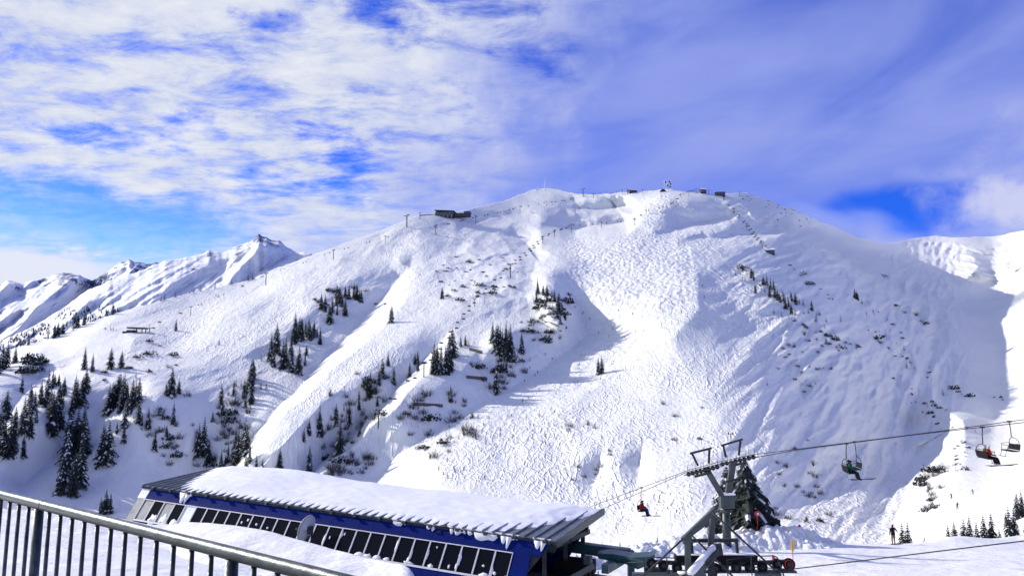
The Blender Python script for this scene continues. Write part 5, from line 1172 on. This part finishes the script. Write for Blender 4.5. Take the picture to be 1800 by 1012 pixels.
for h, x, y, lab, grp in ALLT[:KEEP]:
    p, d = on_mountain(x, y); plant_tree(p - Vector((0, 0, 0.3)), h * d / FPX * (1.25 if h < 45 else 1.12), lab, grp, h >= 30)
def small_spruces():
    """the smallest spruces, beyond counting, as one mass"""
    kits = [conifer(s, levels=10, dense=0.8, Rb=1.9, snow=0.12) for s in (41, 42, 43)]; mb = MB()
    for h, x, y, lab, grp in ALLT[KEEP:]:
        p, d = on_mountain(x, y); s_ = h * d / FPX * 1.25 / 10.0; w = s_ * TR.uniform(0.7, 1.0); a = TR.random() * 6.28; ca, sa = math.cos(a), math.sin(a)
        cr, tk = TR.choice(kits); o = len(mb.v)
        mb.v.extend([(p.x + (v[0] * ca - v[1] * sa) * w, p.y + (v[0] * sa + v[1] * ca) * w, p.z - 0.3 + v[2] * s_) for v in cr.v]); mb.f.extend([tuple(i + o for i in f) for f in cr.f]); mb.mi.extend(cr.mi)
    tag(mb.build('small_spruces', [M_NEEDLE, M_TREESNOW]), 'smallest far spruces sprinkled over the mountain', 'trees', None, 'stuff')
small_spruces()
NEAR_TREES = [(1587, 955, 36, 0), (1597, 955, 40, 4), (1625, 955, 18, 4), (1668, 956, 36, 0), (1679, 956, 40, 2), (1696, 953, 42, 4), (1706, 951, 44, 0), (1718, 949, 34, 2), (1731, 951, 46, 0), (1745, 954, 52, 2), (1775, 936, 44, 0), (1784, 934, 42, 4), (1790, 912, 44, 2), (1798, 908, 44, 0), (1769, 924, 24, 4), (1757, 944, 20, 4), (1806, 956, 40, 0)]
for i, (x, y, h, k) in enumerate(sorted(NEAR_TREES)):
    if y > 930: d = 79.0; p = at(x, y, d)
    else: p, d = on_mountain(x, y)
    H_ = h * d / FPX * 1.1; drop = max(0.0, p.z - float(near_z(p.x, p.y))) if y > 930 else 0.0      # rooted in the bank below the edge
    p.z -= drop; H_ += drop
    lab = 'snowy spruce beside the person at the plateau edge' if x < 1640 else 'bushy snow-laden spruce in the row at the right end of the plateau'
    lab = nth(i, 3, lab) if x < 1640 else (lab + ', ' + ORD[i - 3] if i - 3 < 12 else lab + (', last but one' if i == 15 else ', rightmost'))
    plant_tree(p - Vector((0, 0, 0.25)), H_, lab, 'spruces at the plateau edge', True, k)
for i, (x, y, h) in enumerate(((1090, 971, 26), (1106, 966, 18), (1156, 956, 22), (1187, 949, 16), (1196, 948, 18), (1204, 948, 14))):
    p = at(x, y, 74.0); drop = max(0.0, p.z - float(near_z(p.x, p.y))); p.z -= drop; plant_tree(p - Vector((0, 0, 0.5)), h * 74 / FPX * 1.15 + drop, nth(i, 6, 'small spruce tip showing behind the ploughed snow bank'), 'spruces behind the snow bank', True)
def big_spruce():
    p = at(1313, 930, 73.5); p.z -= 0.4
    o = empty('spruce_tree', p, 0.6); H = 126 * 73.5 / FPX
    cr, tk = conifer(77, H=H, Rb=3.05, levels=34, snow=0.5, dense=2.0, fine=4, pad=0.42)
    tk.build('trunk', M_BARK, o, True); cr.build('crown', [M_NEEDLE, M_TREESNOW], o)
    tag(o, 'largest spruce, broad and snow-laden, right behind the lift tower', 'tree')
    p2 = at(1280, 932, 74.5); p2.z -= 0.4; o2 = empty('spruce_tree', p2, 0.2)
    cr, tk = conifer(78, H=H * 0.93, Rb=2.0, levels=28, snow=1.0, dense=1.8, fine=3, pad=0.6)
    tk.build('trunk', M_BARK, o2, True); cr.build('crown', [M_NEEDLE, M_TREESNOW], o2)
    tag(o2, 'narrower white-crusted spruce tucked against the left of the largest one', 'tree')
big_spruce()

def bare_shrub(seed):
    r = random.Random(seed); mb = MB()
    for i in range(34):
        a = r.random() * 6.28; q = r.random(); b = Vector((math.cos(a) * q * 0.7, math.sin(a) * q * 0.5, -0.1)); d = Vector((math.cos(a) * r.uniform(0.0, 0.5), math.sin(a) * r.uniform(0.0, 0.5), r.uniform(0.6, 1.2)))
        L = r.uniform(0.5, 1.5) * (1.0 - 0.3 * q); p = b; w = 0.03
        for k in range(4):
            q_ = p + d * L / 4; s = d.cross(Vector((r.uniform(-1, 1), r.uniform(-1, 1), 0.2))).normalized() * w
            mb.add([p - s, p + s, q_ + s * 0.7, q_ - s * 0.7], [(0, 1, 2, 3)])
            for m_ in range(2):
                e = q_ + Vector((r.uniform(-.35, .35), r.uniform(-.35, .35), r.uniform(0.05, 0.45)))
                mb.add([q_ - s * 0.5, q_ + s * 0.5, e], [(0, 1, 2)])
            p = q_; d = (d + Vector((r.uniform(-.35, .35), r.uniform(-.35, .35), r.uniform(-.25, .15)))); w *= 0.75
    return mb.mesh('bare_shrub', M_TWIG)
def dwarf_pine(seed):
    r = random.Random(seed); mb = MB()
    cl = [(r.uniform(-0.7, 0.7), r.uniform(-0.4, 0.4), r.uniform(0.3, 0.5), r.uniform(0.5, 1.1)) for k in range(5)]
    for i in range(150):
        cx_, cy_, rr, hh = r.choice(cl); a = r.random() * 6.28; q = math.sqrt(r.random())
        c = Vector((cx_ + math.cos(a) * q * rr, cy_ + math.sin(a) * q * rr, hh * (1 - q) ** 0.7 * r.uniform(0.2, 1.0)))
        n = Vector((r.uniform(-1, 1), r.uniform(-1, 1), r.uniform(-0.5, 0.7))).normalized(); t = n.orthogonal().normalized() * r.uniform(0.06, 0.15); u = Vector((math.cos(a) * 0.15, math.sin(a) * 0.15, r.uniform(0.05, 0.3)))
        mb.cur = 1 if r.random() < 0.10 else 0
        mb.add([c - t, c + t, c + u + t * 0.2, c + u - t * 0.2], [(0, 1, 2, 3)])
    return mb.mesh('dwarf_pine', [M_NEEDLE, M_TREESNOW])
SHR = [bare_shrub(s) for s in range(4)]; DPN = [dwarf_pine(s) for s in range(4)]
SR = random.Random(21)
def shrub(px, py, hpx, label, group, pine=False):
    p, d = on_mountain(px, py); s = hpx * d / FPX / (1.6 if not pine else 1.3)
    o = inst('dwarf_pine' if pine else 'bare_shrub', SR.choice(DPN if pine else SHR), None, p - Vector((0, 0, 0.05)), SR.random() * 6.28, (s * SR.uniform(0.8, 1.4), s * SR.uniform(0.8, 1.4), s))
    tag(o, label, 'shrub', group)
ZONES = [  # centre, radii, count, size, evergreen share, label
    (345, 770, 95, 75, 42, 9, 0.2, 'bare shrub poking from the shaded basin behind the station'),
    (600, 785, 45, 55, 22, 12, 0.1, 'bare shrub thicket in the lower gully above the roof'),
    (640, 700, 60, 50, 18, 11, 0.1, 'bare shrub on the shaded bank of the second gully'),
    (420, 740, 30, 60, 14, 13, 0.1, 'bare shrub along the foot of the long lit rib'),
    (770, 745, 70, 60, 26, 12, 0.1, 'bare shrub below the avalanche barriers'),
    (880, 650, 55, 35, 18, 10, 0.2, 'bare shrub under the middle knoll'),
    (955, 575, 40, 30, 20, 8, 0.3, 'bare shrub on the steep face of the rocky outcrop'),
    (620, 820, 60, 25, 14, 12, 0.1, 'bare shrub just over the station ridge'),
    (1030, 800, 50, 80, 9, 8, 0.1, 'sparse shrub between the ski tracks left of the tower'),
    (1410, 850, 70, 80, 18, 8, 0.1, 'sparse shrub on the bluish slope right of the big spruce'),
    (1430, 640, 70, 60, 24, 5, 0.4, 'tiny shrub speck on the shaded right flank'),
    (1640, 860, 22, 50, 16, 10, 0.2, 'shrub on the broken rib above the valley floor'),
    (240, 640, 110, 40, 10, 6, 0.9, 'low dwarf pine on the lit lower left slope'),
    (840, 500, 70, 40, 14, 6, 0.9, 'low dwarf pine among the rocky bumps in mid-slope'),
    (975, 535, 32, 24, 16, 8, 1.0, 'dwarf pine matted on top of the rocky outcrop'),
    (55, 645, 18, 16, 12, 12, 1.0, 'dark dwarf pine on the snowy hump at the left edge'),
    (620, 525, 70, 20, 10, 6, 0.6, 'low shrub on the brow above the high gully clump'),
    (1180, 760, 90, 60, 4, 6, 0.2, 'tiny shrub on the tracked slope in the middle'),
]
for cx_, cy_, rx, ry, n, h, ev, lab in ZONES:
    for i in range(int(n * 1.25)):
        a = SR.random() * 6.28; q = math.sqrt(SR.random())
        shrub(cx_ + math.cos(a) * rx * q, cy_ + math.sin(a) * ry * q, h * SR.uniform(0.8, 2.2), lab, lab.split(' ', 1)[1], SR.random() < ev)
LINES = [[(1370, 455), (1440, 510), (1480, 545), (1530, 580), (1590, 622)], [(1300, 468), (1345, 505), (1400, 545)], [(1462, 490), (1487, 508)], [(1520, 585), (1600, 640), (1650, 672), (1712, 704)], [(1395, 566), (1450, 592), (1520, 612)], [(1565, 488), (1612, 527)],
         [(1585, 540), (1642, 577)], [(1550, 552), (1600, 600)], [(1570, 668), (1640, 712), (1700, 752)], [(1600, 702), (1660, 745), (1702, 768)], [(1650, 750), (1680, 785), (1698, 835)], [(1752, 702), (1800, 681)], [(1420, 600), (1450, 610)]]
for ln in LINES:
    for a, b in zip(ln[:-1], ln[1:]):
        n = max(2, int(math.hypot(b[0] - a[0], b[1] - a[1]) / 8))
        for i in range(n):
            t = (i + SR.uniform(-1.2, 1.2)) / n
            if gnoise(np.array(a[0] / 9.0 + t * n * 0.33), np.array(a[1] / 7.0), 12) < -0.08: continue
            shrub(a[0] + (b[0] - a[0]) * t + SR.uniform(-5, 5), a[1] + (b[1] - a[1]) * t + SR.uniform(-5, 5), SR.choice((3, 4, 5, 6, 8, 11)) * SR.uniform(0.8, 1.2), 'dark shrub strung along a rock band on the right flank', 'shrubs along the rock bands', SR.random() < 0.6)

# ------------------------------------------------------------------ skiers on the slopes
SKM = [skier_mesh(j, l, ln) for j, l, ln in ((C_BLACK, C_NAVY, 0.2), (C_RED, C_BLACK, 0.1), (C_NAVY, C_BLACK, 0.25), (C_BLUEC, C_BLACK, 0.15), (C_ORANGE, C_NAVY, 0.1))]
def skier(px, py, label, group, k=None):
    p, d = on_mountain(px, py)
    o = inst('skier', SKM[k if k is not None else SR.choice((0, 0, 0, 2, 2, 2, 1, 3, 4))], None, p, SR.random() * 6.28, SR.uniform(1.1, 1.3)); tag(o, label, 'skier', group)
for cx_, cy_, rx, ry, n, lab in ((1120, 520, 120, 85, 46, 'tiny skier coming down the broad bumpy piste in the middle'), (880, 745, 130, 48, 34, 'skier on the lit run below the avalanche barriers'), (990, 660, 80, 40, 18, 'skier where the run bends past the lone spruce pair'),
                                 (820, 830, 70, 30, 8, 'skier on the run just above the station roof'), (1160, 420, 50, 12, 10, 'tiny skier on the shelf below the summit'), (420, 525, 60, 14, 9, 'tiny skier on the wide left piste near the skyline'),
                                 (195, 580, 14, 3, 9, 'skier queueing left of the small lower station'), (720, 480, 40, 12, 4, 'tiny skier at the head of the long gully'), (1255, 420, 60, 20, 6, 'tiny skier on the traverse under the summit huts')):
    for i in range(n):
        a = SR.random() * 6.28; q = math.sqrt(SR.random()); skier(cx_ + math.cos(a) * rx * q, cy_ + math.sin(a) * ry * q, lab, lab.replace('skier', 'skiers'))
skier(1673, 876, 'skier in the shade on the valley run at the right', None, 0); skier(1711, 868, 'skier in the sun high on the valley run', None, 0); skier(1683, 894, 'lowest skier on the sunlit edge of the valley run', None, 2)

# ------------------------------------------------------------------ distant lifts
M_FARST = pmat('weathered_lift_steel', (0.07, 0.07, 0.075), 0.6, 0.3, 0.3, 1.0)
FT = {'pole': MB().tube([(0, 0, -1.0), (0, 0, 0.93)], [0.05, 0.035], 8).mesh('pole', M_FARST), 'crossarm': MB().box((0, 0, 0.93), (0.05, 0.42, 0.045)).mesh('crossarm', M_FARST),
      'sheave_assembly': MB().box((0, 0.2, 0.96), (0.26, 0.035, 0.035)).box((0, -0.2, 0.96), (0.26, 0.035, 0.035)).mesh('sheave_assembly', M_FARST), 'lifting_frame': MB().box((0, 0.2, 1.0), (0.02, 0.02, 0.09)).box((0, -0.2, 1.0), (0.02, 0.02, 0.09)).mesh('lifting_frame', M_FARST)}
FCH = MB().tube([(0, 0, 0), (0, 0, -1.3)], 0.05, 5).box((0, 0, -1.9), (0.5, 2.3, 0.12)).box((-0.25, 0, -1.5), (0.1, 2.3, 0.75)).bar((0, -1.1, -1.3), (0, 1.1, -1.3), 0.08, 0.08).bar((0.2, -1.1, -1.3), (0.35, -1.1, -1.95), 0.07, 0.07).bar((0.2, 1.1, -1.3), (0.35, 1.1, -1.95), 0.07, 0.07).mesh('distant_chair', M_BLACK)
def far_lift(towers, label, step, gap=2):
    tops = []
    for x, y, h in towers:
        p, d = on_mountain(x, y); H = h * d / FPX; tops.append((p, H))
    dirs = []
    for i in range(len(tops)):
        a = tops[max(i - 1, 0)][0]; b = tops[min(i + 1, len(tops) - 1)][0]; dirs.append(math.atan2(b.y - a.y, b.x - a.x))
    for i, (p, H) in enumerate(tops):
        o = empty('lift_tower', p, dirs[i]); o.scale = (H * 0.9, H * 0.9, H); tag(o, 'small distant lift tower of ' + label, 'lift tower', 'towers of ' + label)
        for n, me in FT.items(): inst(n, me, o)
    for sd in (-1, 1):
        pts = []
        for i, (p, H) in enumerate(tops):
            pts.append(p + Vector((-math.sin(dirs[i]), math.cos(dirs[i]), 0)) * sd * 0.2 * H * 0.9 + Vector((0, 0, H * 0.97)))
        full = []
        for a, b in zip(pts[:-1], pts[1:]):
            for k in range(6): t = k / 6; full.append(a.lerp(b, t) - Vector((0, 0, 4 * t * (1 - t) * (b - a).length * 0.012)))
        full.append(pts[-1])
        tag(MB().tube(full, 0.035, 4).build('haul_rope', M_ROPE), ('left' if sd > 0 else 'right') + ' rope of ' + label, 'cable')
        dist = SR.uniform(0.2, 0.8) * step
        for a, b in zip(full[:-1], full[1:]):
            L = (b - a).length
            while dist < L:
                q = a.lerp(b, dist / L); tag(inst('lift_chair', FCH, None, q, math.atan2((b - a).y, (b - a).x), 1.25), 'tiny dark chair hanging on ' + label, 'lift chair', 'chairs on ' + label); dist += step * SR.uniform(0.85, 1.15)
            dist -= L
far_lift([(262, 578, 8), (335, 554, 16), (467, 501, 22), (586, 456, 18), (677, 428, 14), (766, 412, 18), (836, 392, 14), (914, 374, 13), (960, 363, 10), (1008, 356, 9), (1043, 348, 10), (1094, 341, 8)], 'the long chairlift up the left skyline', 30)
far_lift([(665, 748, 28), (745, 663, 26), (834, 538, 14), (897, 488, 26), (954, 428, 14), (975, 416, 13), (1004, 409, 16), (1057, 401, 12), (1116, 396, 14), (1136, 377, 9), (1172, 366, 8), (1184, 361, 8), (1197, 349, 9), (1211, 344, 10), (1224, 340, 9)], 'the chairlift climbing the middle of the slope', 26)
far_lift([(1350, 444, 8), (1340, 438, 14), (1313, 404, 12), (1290, 376, 10), (1266, 344, 7)], 'the short chairlift to the summit hut on the right', 26)
for x, y, h, lab in ((1103, 341, 9, 'thin lift mast just left of the low skyline hut'), (1130, 340, 8, 'thin lift mast just right of the low skyline hut'), (1246, 343, 9, 'thin lift mast between the two summit huts'), (1300, 345, 8, 'thin mast on the skyline right of the flat summit hut'), (738, 385, 12, 'small lift mast beside the left wing of the summit restaurant'), (715, 399, 22, 'taller gondola tower left of the dark summit restaurant'), (1025, 346, 15, 'broad-topped gondola tower on the skyline right of the mast')):
    p, d = on_mountain(x, y); H = h * d / FPX; o = empty('gondola_tower', p, 0.6); o.scale = (H * 1.2, H * 1.2, H); tag(o, lab, 'lift tower')
    for n, me in FT.items(): inst(n, me, o)

# ------------------------------------------------------------------ buildings on the mountain
M_BDARK = pmat('dark_cladding', (0.035, 0.035, 0.045), 0.6, 0.0, 0.3, 0.3)
M_BGLASS = pmat('blue_glazing', (0.03, 0.05, 0.13), 0.2, 0.0, 0.2, 0.3)
M_BWALL = pmat('pale_render', (0.35, 0.33, 0.35), 0.8, 0.0, 0.15, 0.4)
def house(px, py, w, dp, h, label, rz=0.0, roof='flat', name='mountain_hut', wins=4, wall=None, snow=True, cat='building'):
    p, d = on_mountain(px, py); o = empty(name, p + Vector((0, dp * 0.3, -0.2)), rz); tag(o, label, cat); wall = wall or M_BDARK
    MB().box((0, 0, h / 2 - 1.5), (w, dp, h + 3)).build('wall', wall, o)
    if roof == 'flat':
        rf = MB().box((0, 0, h + 0.25), (w * 1.08, dp * 1.1, 0.5)).build('roof', M_BDARK, o)
        if snow: MB().box((0, 0, h + 0.72), (w * 1.04, dp * 1.05, 0.42)).build('roof_snow', M_SNOWP, rf)
    elif roof == 'gable':
        a, b = w * 0.56, dp * 0.58; rh = h * 0.5
        rf = MB().add([(-a, -b, h), (a, -b, h), (a, b, h), (-a, b, h), (-a, 0, h + rh), (a, 0, h + rh)], [(0, 1, 5, 4), (2, 3, 4, 5), (0, 4, 3), (1, 2, 5), (0, 3, 2, 1)]).build('roof', M_BDARK, o)
        if snow: MB().add([(-a, -b * 0.9, h + 0.45), (a, -b * 0.9, h + 0.45), (a, 0, h + rh + 0.5), (-a, 0, h + rh + 0.5), (-a, -b * 0.9, h + 0.15), (a, -b * 0.9, h + 0.15)], [(0, 1, 2, 3), (0, 4, 5, 1)]).build('roof_snow', M_SNOWP, rf)
    elif roof == 'shed':
        a, b = w * 0.55, dp * 0.58
        MB().add([(-a, -b, h * 1.35), (a, -b, h * 1.0), (a, b, h * 1.0), (-a, b, h * 1.35), (-a, -b, h * 1.35 + 0.6), (a, -b, h + 0.6), (a, b, h + 0.6), (-a, b, h * 1.35 + 0.6)], [(0, 3, 2, 1), (4, 5, 6, 7), (0, 1, 5, 4), (1, 2, 6, 5), (2, 3, 7, 6), (3, 0, 4, 7)]).build('roof', M_BDARK, o)
    for k in range(wins):
        ww = w / wins * 0.7
        wn = MB().box((-w / 2 + w * (k + 0.5) / wins, -dp / 2 - 0.05, h * 0.55), (ww, 0.16, h * 0.5)).build('window', M_BWALL, o)
        MB().box((-w / 2 + w * (k + 0.5) / wins, -dp / 2 - 0.15, h * 0.55), (ww * 0.86, 0.12, h * 0.42)).build('pane', M_BGLASS, wn)
    return o
r_ = house(783, 381, 27, 16, 7.2, 'large dark-blue summit restaurant with angular roof on the left shoulder', R(-12), 'shed', 'mountain_restaurant', 6)
MB().box((-26, 0, 1.2), (24, 10, 5)).build('side_wing', M_BWALL, r_); MB().box((-26, 0, 4.2), (25, 11, 0.8)).build('wing_roof', M_BDARK, r_); MB().box((-26, -5.1, 1.8), (22, 0.2, 1.6)).build('wing_glazing', M_BGLASS, r_)
MB().box((26, 0, 2.2), (22, 9, 5)).build('terrace_wing', M_BDARK, r_); MB().box((33, 0, 5.5), (9, 8, 3.2)).build('upper_room', M_BGLASS, r_)
for k in range(5): MB().box((-12 + 6 * k, -10, -1.4), (0.6, 0.6, 5.5)).build('stilt', M_BWALL, r_)
house(1112, 335, 13, 9, 4.0, 'low hut with snowy roof on the skyline left of the frosted antenna frame', 0.2, 'gable')
house(1236, 340, 9, 9, 6.0, 'small rounded-looking lift hut just left of the flat summit hut', 0.1, 'gable')
house(1266, 344, 15, 9, 5.5, 'dark flat-roofed summit hut at the right end of the skyline', 0.0, 'flat', 'mountain_hut', 5)
house(1355, 446, 10, 7, 4.6, 'dark hut alone on the right flank at the foot of the short chairlift', R(-15), 'gable')
def lower_station():
    p, d = on_mountain(243, 584); o = empty('lift_base_station', p, R(-6)); tag(o, 'small dark open-sided lift station on the lower left piste', 'lift station')
    MB().box((-1, 0, 4.2), (19, 7, 1.3), Matrix.Rotation(R(2), 3, 'Y')).build('canopy', M_BDARK, o); MB().box((-1, 0, 5.0), (18.4, 6.6, 0.3), Matrix.Rotation(R(2), 3, 'Y')).build('canopy_snow', M_SNOWP, o)
    MB().box((-7, 0, 0.6), (8, 6, 3.4)).build('operator_room', M_BDARK, o); MB().box((-12, -1, 0.0), (7, 4, 2.2)).build('ticket_hut', M_WOOD, o)
    for x in (-2, 4, 8): MB().box((x, 0, 1.3), (0.7, 0.7, 5.4)).build('pillar', M_BDARK, o)
    MB().box((13, 0, 4.2), (9, 1.2, 0.6)).build('rope_beam', M_BDARK, o); MB().box((12, 0, 1.2), (0.6, 0.6, 6)).build('pillar', M_BDARK, o); MB().box((16, 0, 4.9), (0.5, 4.5, 0.4)).build('cross_arm', M_BDARK, o)
lower_station()
M_RIME = pmat('rime_ice', (0.72, 0.74, 0.78), 0.7, 0.0, 0.1, 0.5)
def mast(px, py, hpx, label):
    p, d = on_mountain(px, py); H = hpx * d / FPX; o = empty('radio_mast', p - Vector((0, 0, 1))); tag(o, label, 'mast')
    MB().tube([(0, 0, 0), (0, 0, H * 0.5), (0, 0, H)], [0.8, 0.5, 0.15], 6).build('pole', M_RIME, o)
    for k in range(4): MB().box((0, 0, H * (0.25 + 0.17 * k)), (1.6 - 0.3 * k, 0.5, 0.25)).build('crosspiece', M_RIME, o)
    MB().box((0, 0, 1.4), (3, 3, 2.0)).build('base_hut', M_RIME, o)
mast(958, 334, 26, 'tall white frosted radio mast on the snowy summit dome')
mast(944, 334, 8, 'short frosted pole left of the tall radio mast')
def antenna_frame():
    p, d = on_mountain(1174, 335); u = d / FPX; o = empty('antenna_frame', p - Vector((0, 0, 1))); tag(o, 'frosted lattice antenna frame with dishes on the highest skyline point', 'antenna')
    for x in (-6, -1.5, 5): MB().bar((x * u, 0, 0), (x * u, 0, 20 * u), 0.7, 0.7, (1, 0, 0)).build('upright', M_RIME, o)
    for z in (7, 12, 17): MB().bar((-7.5 * u, 0, z * u), (6.5 * u, 0, z * u), 0.5, 0.6).build('cross_beam', M_RIME, o)
    for x, z in ((3, 17), (5, 13), (-4, 16), (4, 8), (0, 10)): MB().tube([(x * u, -1.2, z * u), (x * u, -0.4, z * u)], [1.5, 1.2], 10).build('dish', M_GREY, o)
antenna_frame()
def dome_hut():
    p, d = on_mountain(1165, 337); o = empty('snowy_bunker', p); tag(o, 'dark round-roofed bunker half buried in snow below the antenna frame', 'hut')
    n = 14; mb = MB()
    prof = [(math.cos(math.pi * k / n) * 4.5, math.sin(math.pi * k / n) * 4.2) for k in range(n + 1)]
    mb.add([(x, y, z - 0.5) for y in (-2, 4) for x, z in prof], [tuple(range(n + 1))] + [(k, n + 1 + k, n + 2 + k, k + 1) for k in range(n)]); mb.build('shell', M_BDARK, o)
    MB().add([(x * 1.1, y, z * 1.15 - 0.5) for y in (-1.4, 5) for x, z in prof[:9]], [(k, 9 + k, 10 + k, k + 1) for k in range(8)]).build('snow_cover', M_SNOWP, o)
dome_hut()
def barrier(xa, ya, xb, yb, label):
    a, _ = on_mountain(xa, ya); b, _ = on_mountain(xb, yb); o = empty('avalanche_barrier', a); tag(o, label, 'avalanche barrier', 'avalanche barriers on the steep ground')
    b = b - a; L = b.length; n = int(L / 2.2)
    for k in range(3): MB().bar(Vector((0, -0.3 * k, 0.5 + 0.75 * k)), b + Vector((0, -0.3 * k, 0.5 + 0.75 * k)), 0.25, 0.62).build('log', M_WOOD, o)
    for k in range(n + 1):
        q = b * (k / n); MB().bar(q + Vector((0, 0.3, -0.6)), q + Vector((0, -0.9, 2.7)), 0.22, 0.22, (1, 0, 0)).build('post', M_WOOD, o)
    MB().bar(Vector((0, -0.55, 2.72)), b + Vector((0, -0.55, 2.72)), 0.4, 0.22).build('snow_cap', M_SNOWP, o)
barrier(727, 713, 778, 716, 'lower left dark timber avalanche barrier capped with snow'); barrier(820, 665, 856, 668, 'upper dark timber avalanche barrier below the knoll trees'); barrier(825, 616, 848, 622, 'short slanting timber barrier beside the knoll trees')

# ------------------------------------------------------------------ bare rocks on the craggy right skyline and the bumps in mid-slope
M_ROCK = pmat('dark_rock', (0.07, 0.068, 0.075), 0.9, 0.0, 0.4, 0.8, 0.5, 3.0)
def rock_mesh(seed):
    r = random.Random(seed); bm = bmesh.new(); bmesh.ops.create_icosphere(bm, subdivisions=2, radius=1.0)
    for v in bm.verts: v.co *= r.uniform(0.65, 1.2); v.co.z *= 0.7
    me = bpy.data.meshes.new('rock'); bm.to_mesh(me); bm.free(); me.materials.append(M_ROCK); me.materials.append(M_SNOWP)
    for p in me.polygons: p.material_index = 1 if p.normal.z > 0.55 else 0
    return me
RKM = [rock_mesh(s) for s in range(4)]
for cx_, cy_, rx, ry, n, h, lab in ((1370, 372, 70, 16, 30, 3.5, 'dark rock showing through the snow of the craggy right skyline'), (840, 480, 80, 35, 22, 4, 'dark rock among the snow bumps left of the middle lift'), (960, 545, 30, 30, 14, 5, 'dark rock on the outcrop face in mid-slope'), (1690, 800, 14, 40, 12, 6, 'dark rock on the broken rib above the valley')):
    for i in range(n):
        a = SR.random() * 6.28; q = math.sqrt(SR.random()); x = cx_ + math.cos(a) * rx * q; y = cy_ + math.sin(a) * ry * q + (x - cx_) * (0.36 if cx_ == 1370 else 0)
        p, d = on_mountain(x, y); s_ = h * d / FPX * SR.uniform(0.3, 0.8)
        tag(inst('rock', SR.choice(RKM), None, p, SR.random() * 6.28, (s_ * SR.uniform(0.8, 1.8), s_, s_)), lab, 'rock', lab.split(' ', 1)[1].replace('rock', 'rocks', 1))
# ------------------------------------------------------------------ drifting cloud on the right shoulder
def mist(px, py, d, rad, dens, name, label):
    c = at(px, py, d)
    bm = bmesh.new(); bmesh.ops.create_icosphere(bm, subdivisions=4, radius=1.0)
    me = bpy.data.meshes.new(name); bm.to_mesh(me); bm.free()
    o = link(bpy.data.objects.new(name, me)); o.location = c; o.scale = rad; o.rotation_euler = (0, R(20), 0)
    m = bpy.data.materials.new(name + '_vapour'); m.use_nodes = True; nb = NB(m.node_tree); nb.N.clear()
    out = nb.new('ShaderNodeOutputMaterial'); pv = nb.new('ShaderNodeVolumePrincipled')
    pv.inputs['Color'].default_value = (0.93, 0.95, 0.98, 1); pv.inputs['Anisotropy'].default_value = 0.2
    tc = nb.new('ShaderNodeTexCoord').outputs['Object']
    r = nb.vm('LENGTH', tc); n = nb.noise(nb.vm('MULTIPLY', tc, (1.2, 1.2, 0.8)), 2.2, 5, 0.6)
    f = nb.ramp(nb.m('ADD', r, nb.m('MULTIPLY', nb.m('SUBTRACT', n, 0.5), 1.5)), 0.9, 0.1)
    nb.L.new(nb.m('MULTIPLY', f, dens), pv.inputs['Density']); nb.L.new(pv.outputs[0], out.inputs['Volume'])
    me.materials.append(m); tag(o, label, 'mist', None, 'stuff')
    return o
mist(1530, 436, 1150, (210, 110, 62), 0.0075, 'mist', 'thin cloud drifting over the right shoulder of the mountain')
